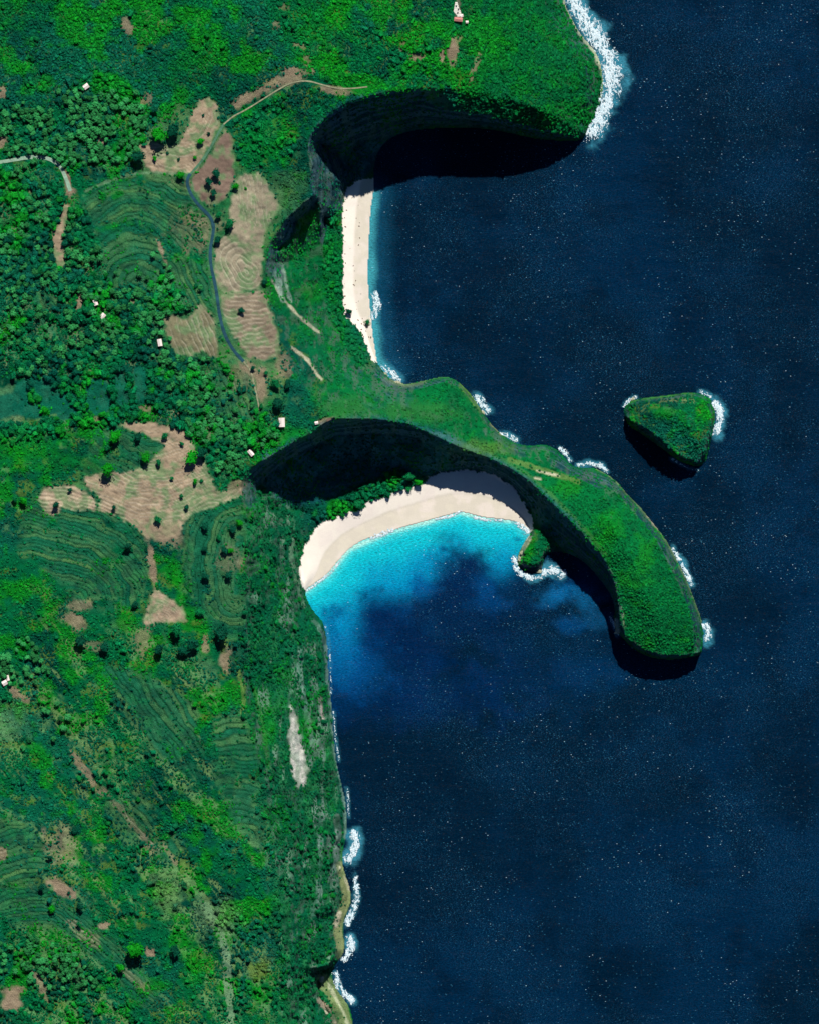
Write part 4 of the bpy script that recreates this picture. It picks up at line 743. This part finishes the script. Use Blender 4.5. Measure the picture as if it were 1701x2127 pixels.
# --- scatter candidates
def jitter(s, x0=-55, x1=1500, y0=-55, y1=2190, seed=1):
    r = np.random.default_rng(seed); X, Y = np.meshgrid(np.arange(x0, x1, s), np.arange(y0, y1, s * .9))
    X = X + (np.arange(X.shape[0]) % 2)[:, None] * s * .5
    X = X + r.uniform(-.48, .48, X.shape) * s; Y = Y + r.uniform(-.48, .48, Y.shape) * s
    return X.ravel(), Y.ravel(), r
roadm = np.maximum.reduce([line(ROAD, 5, 1, 0), line(ROADN, 4, 1, 0), line(TRACK, 4, 1, 0), line(TRACK2, 4, 1, 0), line(TRACK3, 8, 1, 0)])
HOUSE_PX = [(183, 184, 9), (587, 878, 11), (950, 42, 12), (947, 22, 8), (948, 32, 8), (523, 941, 8), (202, 630, 7), (217, 658, 7), (335, 713, 9), (14, 1415, 8), (21, 1407, 7), (659, 879, 6), (969, 48, 5)]
block = np.clip(SOILM * 1.2, 0, 1); block = np.maximum(block, roadm)
for hx, hy, hr in HOUSE_PX: block = np.maximum(block, ell(hx, hy, hr, hr, 0, .1, 0))
block[SAND] = 1; block = np.maximum(block, tm * .86); block = np.maximum(block, FZ * .75); block = np.maximum(block, 1 - coastd * 1.5)
for poly in ([(180, 790), (232, 785), (240, 855), (185, 870)], [(232, 770), (260, 765), (280, 830), (245, 850)], [(275, 760), (305, 760), (312, 830), (285, 845)], [(50, 780), (110, 790), (165, 870), (100, 880), (0, 880), (-60, 860), (-60, 800)], [(120, 815), (165, 810), (168, 860), (130, 865)]): block = np.maximum(block, soft(poly, 0, 2) * .95)
for P_ in (TRACK3, ROAD, TRACK): block = np.maximum(block, line(P_, 7, 1, 0))
BTREE = np.maximum.reduce([soft([(672, 440), (712, 425), (713, 655), (745, 690), (780, 760), (750, 770), (700, 690), (676, 620)], 2, 5), soft([(640, 1070), (700, 1040), (760, 1005), (800, 985), (830, 972), (865, 1000), (826, 1020), (800, 1036), (760, 1045), (750, 1060), (690, 1082), (660, 1090)], 1, 4), soft([(690, 2000), (640, 1990), (640, 1900), (680, 1930)], 2, 3)])
block[(BTREE > .5) & ~SAND] = 0
dense = np.clip(.35 + WSL * .25 + top * .6 + HEADM * .55 + WOOD * .45 + BTREE, 0, 1)
dense = np.maximum(dense, soft([(500, 1320), (660, 1280), (680, 1340), (620, 1360), (540, 1450), (500, 1400)], 4, 8) * .95)
dense = np.maximum(dense, ell(660, 150, 200, 80, 0) * .8)
gn = fbm(PX, PY, 30, 140, 4)
dens_scrub = np.clip(dense + (gn - .5) * 1.5 + .12, 0.02, 1) * (1 - block)
dens_scrub = np.clip(dens_scrub * (1 + LL * .35), 0, 1)
dens_scrub = np.where(PENs > .4, np.clip(.72 + (gn - .5) * 1.6, .2, .98) * np.where((PX < 1180) & (PY > 800), .62, 1) * (1 - block) , dens_scrub)
dens_scrub = np.maximum(dens_scrub, (soft([(1200, 1060), (1300, 1100), (1460, 1280), (1450, 1360), (1300, 1340), (1290, 1200)], 4, 6) * .95 + soft(ISLET, 1, 2) * .9) * (1 - block))
dens_scrub *= np.where(steep > .6, .75, 1)
tree_zone = np.clip(WOOD * 1.0 + soft([(0, 180), (200, 150), (330, 190), (330, 340), (200, 370), (0, 330)], 4, 12) * .8 + BTREE * 1.0 + soft([(470, 230), (560, 200), (660, 200), (640, 300), (600, 330), (500, 350)], 4, 8) * .6 + soft([(520, 60), (900, 60), (900, 180), (640, 120)], 8, 20) * .35
   + soft([(200, 1690), (330, 1780), (420, 1850), (520, 1830), (560, 2000), (600, 2190), (480, 2190), (420, 1950), (250, 1800)], 6, 20) * .55 + soft([(0, 1920), (130, 1940), (260, 2050), (330, 2190), (-60, 2190), (-60, 1980)], 6, 12) * .7 + soft([(490, 1300), (560, 1290), (600, 1340), (560, 1440), (480, 1400)], 6, 10) * .8 + soft([(80, 1480), (140, 1500), (330, 1760), (280, 1780)], 4, 12) * .6 + LL * .12 + top * .10 + WSL * .4, 0, 1)
HED = np.maximum.reduce([line(q, 6, 2, 2) for q in ([(170, 795), (180, 835), (180, 880)], [(232, 775), (240, 815), (243, 866)], [(264, 765), (275, 800), (284, 846)], [(112, 785), (140, 812), (168, 850)], [(60, 800), (90, 845), (110, 885)], [(0, 885), (60, 888), (120, 872)], [(150, 780), (200, 778), (260, 762)])])
block = block * (1 - HED); tree_zone = np.maximum(tree_zone, HED)
dens_tree = tree_zone * sstep(.42, .60, HED * .4 + fbm(PX, PY, 34, 150, 4) + WOOD * .04 + BTREE * .2) * (1 - np.clip(block * 1.1, 0, 1))
palm_zone = np.maximum.reduce([soft([(130, 185), (300, 185), (330, 330), (150, 350), (0, 330), (0, 240)], 4, 12), soft([(180, 480), (420, 560), (460, 760), (590, 900), (530, 955), (450, 990), (400, 880), (300, 700), (200, 600)], 4, 10) * .9, soft([(0, 350), (120, 380), (190, 480), (300, 700), (200, 780), (0, 780)], 4, 10) * .45, soft([(0, 1930), (120, 1940), (220, 2010), (200, 2060), (0, 2040)], 4, 10) * .6, ell(50, 1370, 60, 50) * .5, ell(120, 1490, 30, 30) * .6])
dens_palm = palm_zone * .85 * sstep(.38, .52, fbm(PX, PY, 26, 160, 3)) * (1 - np.clip(block * 1.1, 0, 1))
def pick(s, dens, seed, away=True):
    X, Y, r = jitter(s, seed=seed)
    k = (r.random(X.shape) < sample(dens, X, Y)) & (sample(H, X, Y) > 1.2)
    X, Y = X[k], Y[k]
    if away:
        ok = np.ones(X.shape, bool)
        for hx, hy, hr in HA: ok &= np.hypot(X - hx, Y - hy) > hr * .85
        X, Y = X[ok], Y[ok]
    return X, Y, r
def tints(X, Y, r, lo, hi, dark=.25):
    c = sample(VEG, X, Y) * 1.42; v = r.uniform(lo, hi, X.shape) ; c = c * v[:, None]
    k = r.random(X.shape) < dark; c[k] = c[k] * .55 + lin(2, 70, 44) * .45
    k = r.random(X.shape) < .05; c[k] = c[k] * .5 + GLIME * .5
    return c
tx, ty, r = pick(7.9, dens_tree, 71)
tr_ = r.uniform(3.3, 7.2, tx.shape) * (.85 + .3 * sample(WOOD, tx, ty)); tc = tints(tx, ty, r, .65, 1.2, .3)
inframe = (tx > 5) & (tx < 1695) & (ty > 5) & (ty < 2120)
order = np.argsort(-((tr_ / (.85 + .3 * sample(WOOD, tx, ty))) * inframe)); nI = 215; big = order[:nI]; rest = order[nI:]
def region(x, y):
    if y < 350 and x > 430: return 'leafy tree in the woods beside the track to the northern cliff', 'trees beside the northern track'
    if y < 350: return 'leafy tree in the grove at the upper left', 'trees in the upper left grove'
    if x > 600 and 400 < y < 800: return 'leafy tree in the belt behind the northern beach', 'trees behind the northern beach'
    if x > 600 and 950 < y < 1120: return 'leafy tree in the grove behind the curved beach', 'trees behind the curved beach'
    if y < 1010 and x < 620: return 'large leafy tree in the mixed palm wood west of the road', 'large trees in the palm wood'
    if y < 1500: return 'leafy tree in the dense copse on the western cliff slope', 'trees on the western cliff slope'
    return 'leafy tree in the scrub of the lower left hillside', 'trees on the lower left hillside'
for i in big:
    lab, grp = region(tx[i], ty[i]); lab, grp = place_label('leafy tree', tx[i], ty[i], tr_[i], tc[i]); tree(tx[i], ty[i], tr_[i], tc[i], 'tree', lab, 'tree', grp)
plx, ply, r2 = pick(9.0, dens_palm, 72); plr = r2.uniform(4.5, 7.2, plx.shape); plc = np.broadcast_to(lin(38, 112, 58), (len(plx), 3)) * r2.uniform(.7, 1.8, (len(plx), 1)) * np.array([1, 1, 1.0])
inf = (plx > 5) & (ply > 5) & (ply < 2120); po = np.argsort(-(plr * inf)); pb = po[:300]; pr = po[300:]
for i in pb:
    a_ = 'feathery coconut palm in the grove at the upper left' if ply[i] < 350 else ('feathery coconut palm in the mixed wood west of the road' if ply[i] < 1010 else 'feathery coconut palm on the lower left hillside')
    lab, grp = place_label('coconut palm', plx[i], ply[i], plr[i], plc[i]); tree(plx[i], ply[i], plr[i], plc[i], 'palm_tree', lab, 'palm tree', grp, palm=True)

# --- mass vegetation through geometry nodes, instancing the same crowns
src_c = [bpy.data.objects.new('n', None)] * 0
crown_src = {}
for o in C.objects:
    if o.name.startswith(('crown', 'fronds')) and o.data.name not in crown_src: crown_src[o.data.name] = o
def scatter(name, X, Y, R, col, srcs, lift, lab, cat, flat=None):
    n = len(X); z = sample(H, X, Y)
    me = bpy.data.meshes.new(name); me.vertices.add(n)
    co = np.stack([(X - CX) * S, (CY - Y) * S, z + R * S * lift], -1).astype(np.float32); me.vertices.foreach_set('co', co.ravel())
    rr = np.random.default_rng(len(X)); a = me.attributes.new('scl', 'FLOAT_VECTOR', 'POINT'); s3 = np.stack([R * S * rr.uniform(.75, 1.4, n), R * S * rr.uniform(.75, 1.4, n), R * S * rr.uniform(.8, 1.25, n)], -1).astype(np.float32); a.data.foreach_set('vector', s3.ravel())
    a = me.attributes.new('rot', 'FLOAT_VECTOR', 'POINT'); r3 = np.zeros((n, 3), np.float32); r3[:, 2] = rr.uniform(0, 6.28, n); r3[:, :2] = rr.uniform(-.25, .25, (n, 2)); a.data.foreach_set('vector', r3.ravel())
    a = me.attributes.new('tint', 'FLOAT_COLOR', 'POINT'); c4 = np.ones((n, 4), np.float32); c4[:, :3] = col; a.data.foreach_set('color', c4.ravel())
    a = me.attributes.new('variant', 'INT', 'POINT'); a.data.foreach_set('value', rr.integers(0, len(srcs), n).astype(np.int32))
    o = link(name, me, kind='stuff', label=lab, category=cat)
    g = bpy.data.node_groups.new(name + '_nodes', 'GeometryNodeTree'); g.interface.new_socket('Geometry', in_out='INPUT', socket_type='NodeSocketGeometry'); g.interface.new_socket('Geometry', in_out='OUTPUT', socket_type='NodeSocketGeometry')
    gi = g.nodes.new('NodeGroupInput'); go = g.nodes.new('NodeGroupOutput'); J = g.nodes.new('GeometryNodeJoinGeometry')
    def na(nm, ty):
        q = g.nodes.new('GeometryNodeInputNamedAttribute'); q.data_type = ty; q.inputs['Name'].default_value = nm; return [s for s in q.outputs if s.enabled and s.name == 'Attribute'][0]
    sc_, ro_, va_ = na('scl', 'FLOAT_VECTOR'), na('rot', 'FLOAT_VECTOR'), na('variant', 'INT')
    for k, sname in enumerate(srcs):
        oi = g.nodes.new('GeometryNodeObjectInfo'); oi.inputs['Object'].default_value = crown_src[sname]; oi.inputs['As Instance'].default_value = False; oi.transform_space = 'ORIGINAL'
        sm = g.nodes.new('GeometryNodeSetMaterial'); sm.inputs['Material'].default_value = M_leaf_i; g.links.new(oi.outputs['Geometry'], sm.inputs['Geometry'])
        cp = g.nodes.new('FunctionNodeCompare'); cp.data_type = 'INT'; cp.operation = 'EQUAL'; ins = [s for s in cp.inputs if s.enabled]; g.links.new(va_, ins[0]); ins[1].default_value = k
        ip = g.nodes.new('GeometryNodeInstanceOnPoints'); g.links.new(gi.outputs[0], ip.inputs['Points']); g.links.new(sm.outputs[0], ip.inputs['Instance']); g.links.new(cp.outputs[0], ip.inputs['Selection']); g.links.new(sc_, ip.inputs['Scale']); g.links.new(ro_, ip.inputs['Rotation'])
        g.links.new(ip.outputs[0], J.inputs[0])
    g.links.new(J.outputs[0], go.inputs[0])
    md = o.modifiers.new('scatter', 'NODES'); md.node_group = g; return o
CN = [c.name for c in CROWN]; FN = [f_.name for f_ in FROND]
scatter('woodland', tx[rest], ty[rest], tr_[rest], tc[rest], CN, .8, 'closed mixed woodland of smaller trees on the clifftop', 'woodland')
scatter('palm_grove', plx[pr], ply[pr], plr[pr], plc[pr], FN, 1.7, 'mass of smaller palms filling the clifftop grove', 'palm grove')
gx_, gy_, r3 = pick(4.4, dens_scrub, 73)
gr = r3.uniform(1.6, 3.6, gx_.shape) * (1 + .35 * sample(HEADM, gx_, gy_) + .25 * sample(top, gx_, gy_) + .0 * sample(PENs, gx_, gy_)); gc = tints(gx_, gy_, r3, .62, 1.2, .22)
isl = (gx_ > 1270) & (gy_ > 780) & (gy_ < 1000); gr[isl] *= 1.15; gr *= .88
pen = (sample(PENs, gx_, gy_) > .45) & ~isl; west = (sample(WSL, gx_, gy_) > .5) & ~pen & ~isl; nb = (sample(SLP, gx_, gy_) > .5) & ~pen; oth = ~(pen | isl | west | nb)
for k, nm, lab in ((pen, 'scrub', 'low green scrub covering the hooked peninsula'), (isl, 'scrub', 'low green scrub covering the islet'), (west, 'scrub', 'scrub on the long western cliff slope'), (nb, 'scrub', 'scrub on the slope above the northern beach'), (oth, 'scrub', 'dense scrub covering the clifftop land')):
    scatter(nm, gx_[k], gy_[k], gr[k], gc[k], CN, .25, lab, 'scrub')

# ------------------------------------------------------------------ small buildings
def boxm(bm, x0, x1, y0, y1, z0, z1):
    v = [bm.verts.new(p) for p in ((x0, y0, z0), (x1, y0, z0), (x1, y1, z0), (x0, y1, z0), (x0, y0, z1), (x1, y0, z1), (x1, y1, z1), (x0, y1, z1))]
    for f_ in ((0, 3, 2, 1), (4, 5, 6, 7), (0, 1, 5, 4), (1, 2, 6, 5), (2, 3, 7, 6), (3, 0, 4, 7)): bm.faces.new([v[i] for i in f_])
def part(name, bm, m, parent):
    me = bpy.data.meshes.new(name); bm.to_mesh(me); bm.free(); me.materials.append(m); return link(name, me, parent)
def house(px, py, L, Wd, ang, roofm, lab, cat='house', h=3.0, hip=False, name='house'):
    z = max(float(sample(H, px + a_, py + b_)) for a_ in (-5, 0, 5) for b_ in (-5, 0, 5))
    e = bpy.data.objects.new(name, None); C.objects.link(e); e.location = W(px, py, z - .3); e.rotation_euler = (0, 0, math.radians(ang)); e['label'] = lab; e['category'] = cat
    bm = bmesh.new(); boxm(bm, -L / 2, L / 2, -Wd / 2, Wd / 2, -4, h); part('wall', bm, M_wall, e)
    bm = bmesh.new(); o_ = .5; rh = Wd * .28; x0, x1, y0, y1 = -L / 2 - o_, L / 2 + o_, -Wd / 2 - o_, Wd / 2 + o_; ins = Wd * .45 if hip else 0
    for dz, fl in ((0, 0), (.18, 1)):
        b_ = [Vector((x0, y0, h + dz)), Vector((x1, y0, h + dz)), Vector((x1, y1, h + dz)), Vector((x0, y1, h + dz)), Vector((x0 + ins, 0, h + rh + dz)), Vector((x1 - ins, 0, h + rh + dz))]
        v = [bm.verts.new(q) for q in b_]
        for f_ in ((0, 1, 5, 4), (2, 3, 4, 5), (1, 2, 5), (3, 0, 4)): bm.faces.new([v[i] for i in f_])
    rf = part('roof', bm, roofm, e)
    bm = bmesh.new(); boxm(bm, x0 + ins, x1 - ins, -.14, .14, h + rh + .12, h + rh + .32); part('ridge_cap', bm, roofm, rf)
    bm = bmesh.new(); boxm(bm, -.5, .5, -Wd / 2 - .06, -Wd / 2 + .02, .2, 2.3); part('door', bm, M_wood, e)
    for s in (-1, 1):
        bm = bmesh.new(); boxm(bm, s * L * .3 - .5, s * L * .3 + .5, -Wd / 2 - .05, -Wd / 2 + .02, 1.1, 2.1); wn = part('window', bm, M_wood, e)
        bm = bmesh.new(); boxm(bm, s * L * .3 - .4, s * L * .3 + .4, -Wd / 2 - .08, -Wd / 2 - .052, 1.2, 2.0); part('pane', bm, M_pane, wn)
    return e
house(183, 184, 6, 5, 35, M_roofp, 'small hut with a pale square roof in the upper left woods')
house(587, 878, 10.5, 6.5, 92, M_roofp, 'white-roofed house on the turf west of the saddle')
house(523, 941, 7.5, 4, -50, M_roofp, 'narrow pale-roofed house among palms near the shaded cliff')
house(202, 630, 6.5, 4, -70, M_roofp, 'upper of two pale-roofed huts in the palm wood')
house(217, 658, 6, 4.5, 50, M_roofp, 'lower of two pale-roofed huts in the palm wood')
house(335, 713, 8, 4.5, 100, M_roofp, 'pale-roofed hut at the corner of the striped fallow field')
house(14, 1417, 5.5, 5, 30, M_roofp, 'pale-roofed hut at the left edge of the photo')
house(20, 1407, 6, 2.6, 105, M_roofp, 'lean-to shed behind the hut at the left edge', 'shed', 2.4, name='shed')
house(659, 879, 3.4, 2.8, 10, M_roofp, 'tiny kiosk west of the clifftop viewpoint', 'kiosk', 2.3, name='kiosk')
house(951, 44, 9.5, 4.2, -6, M_roofr, 'terracotta-roofed temple hall below a white stairway', 'temple', 3.2, True, 'temple_hall')
house(969, 49, 2.4, 2.2, 0, M_roofp, 'tiny white shrine right of the terracotta-roofed hall', 'shrine', 2.2, name='shrine')
house(958, 46 - 10, 3.0, 2.4, 20, M_roofp, 'tiny white pavilion on the terrace north of the terracotta hall', 'pavilion', 2.4, name='pavilion')
e = bpy.data.objects.new('stairway', None); C.objects.link(e); zt = float(sample(H, 949, 30)); e.location = W(949, 36, zt); e['label'] = 'white stepped terrace climbing north from the terracotta-roofed hall'; e['category'] = 'stairway'
for k in range(9):
    wk = 11.0 - k * .9; bm = bmesh.new(); boxm(bm, -wk / 2 - k * .12, wk / 2 - k * .12 - .8 * (k > 3), -1.2 + k * 2.0, .796 + k * 2.0, -4, .9 + k * .35); part('step', bm, M_wall, e)
for (qx, qy) in ((.6, 4.2), (1.2, 8.3), (-1.5, 12.2)):
    bm = bmesh.new(); boxm(bm, qx - .7, qx + .7, qy - .6, qy + .6, .9, 3.0 + qy * .12); part('planter', bm, M_rockd, e)
# viewpoint deck on the rim
e = bpy.data.objects.new('viewpoint_deck', None); C.objects.link(e); e.location = W(684, 872, float(sample(H, 684, 872)) + .2); e.rotation_euler = (0, 0, math.radians(25)); e['label'] = 'wooden viewing deck on bare ground at the saddle rim'; e['category'] = 'deck'
for k in range(6):
    bm = bmesh.new(); boxm(bm, -3 + k, -2.06 + k, -1.5, 1.5, 0, .12); part('plank', bm, M_wood, e)
for sx_ in (-2.9, 0, 2.9):
    for sy_ in (-1.4, 1.4):
        bm = bmesh.new(); boxm(bm, sx_ - .08, sx_ + .08, sy_ - .08, sy_ + .08, -3, 1.1); part('post', bm, M_wood, e)
# ------------------------------------------------------------------ boulders, driftwood
def rock_mesh(seed):
    bm = bmesh.new(); bmesh.ops.create_icosphere(bm, subdivisions=3, radius=1)
    for v in bm.verts:
        d = v.co.normalized(); k = 1 + .35 * mnoise.noise(d * 1.6 + Vector((seed, 3, 1))) + .2 * mnoise.noise(d * 4 + Vector((seed, 0, 9)))
        v.co = d * k; v.co.z = round(v.co.z * 5) / 5 * .6 + v.co.z * .4; v.co.z *= .7
    me = bpy.data.meshes.new('rock'); bm.to_mesh(me); bm.free(); me.materials.append(M_rock); return me
RM = [rock_mesh(k * 3.7) for k in range(4)]
for px, py, sx_, sy_, a_, lab in [(1285, 1310, 6, 3, 40, 'pale jagged rock in the water at the tip of the peninsula'), (1279, 1297, 2.5, 3.5, 10, 'smaller pale rock north of the jagged one at the peninsula tip'), (1080, 1160, 2.6, 4, 0, 'tan rock shelf on the west side of the small promontory'), (1084, 1148, 2, 3, -30, 'small tan rock above the shelf of the promontory'), (1118, 1187, 4, 2, -10, 'wet boulder under the south face of the small promontory'),
   (766, 672, 3, 2, 20, 'boulder in the bushy clump across the northern beach'), (758, 668, 2, 1.5, 0, 'small boulder left of the clump across the northern beach'), (800, 776, 3, 2, -40, 'boulder in the corner south of the northern beach'), (826, 794, 4, 2, -20, 'flat rock at the corner south of the northern beach'), (1003, 856, 3, 2, -50, 'rock at the neck of the peninsula in surf'), (1314, 828, 3, 1.6, 20, 'pale rock at the west point of the islet'), (668, 2036, 3, 4, 0, 'pale slab at the head of the shaded cove'), (676, 2105, 5, 2, -40, 'long pale slab on the lowest rock ledge'), (705, 1806, 3, 2, 60, 'dark cracked rock at the top of the olive ledge')]:
    o = link('rock', RM[int(px) % 4]); o.location = W(px, py, max(float(sample(H, px, py)), .2)); o.scale = (sx_, sy_, min(sx_, sy_) * .9); o.rotation_euler = (0, 0, math.radians(a_)); o['label'] = lab; o['category'] = 'rock'
rr = random.Random(5)
LM = rock_mesh(50.0); LM.materials.clear(); LM.materials.append(M_wood)
for k in range(46):
    if k < 34: py = rr.uniform(408, 700); px = 716 + rr.random() ** 2 * 34 + (max(0, py - 650) * .6)
    else: py = rr.uniform(660, 700); px = rr.uniform(735, 768)
    o = link('driftwood', LM); L = rr.uniform(.5, 1.3); o.location = W(px, py, float(sample(H, px, py)) + .1); o.scale = (L * 1.2, L * .6, .35); o.rotation_euler = (0, 0, rr.uniform(0, 3.1)); o['label'] = 'dark scrap of driftwood on the pale northern beach'; o['category'] = 'driftwood'; o['group'] = 'driftwood on the northern beach'
print('counts trees', len(tx), 'palms', len(plx), 'scrub', len(gx_), 'land quads', int(LQ.sum()))
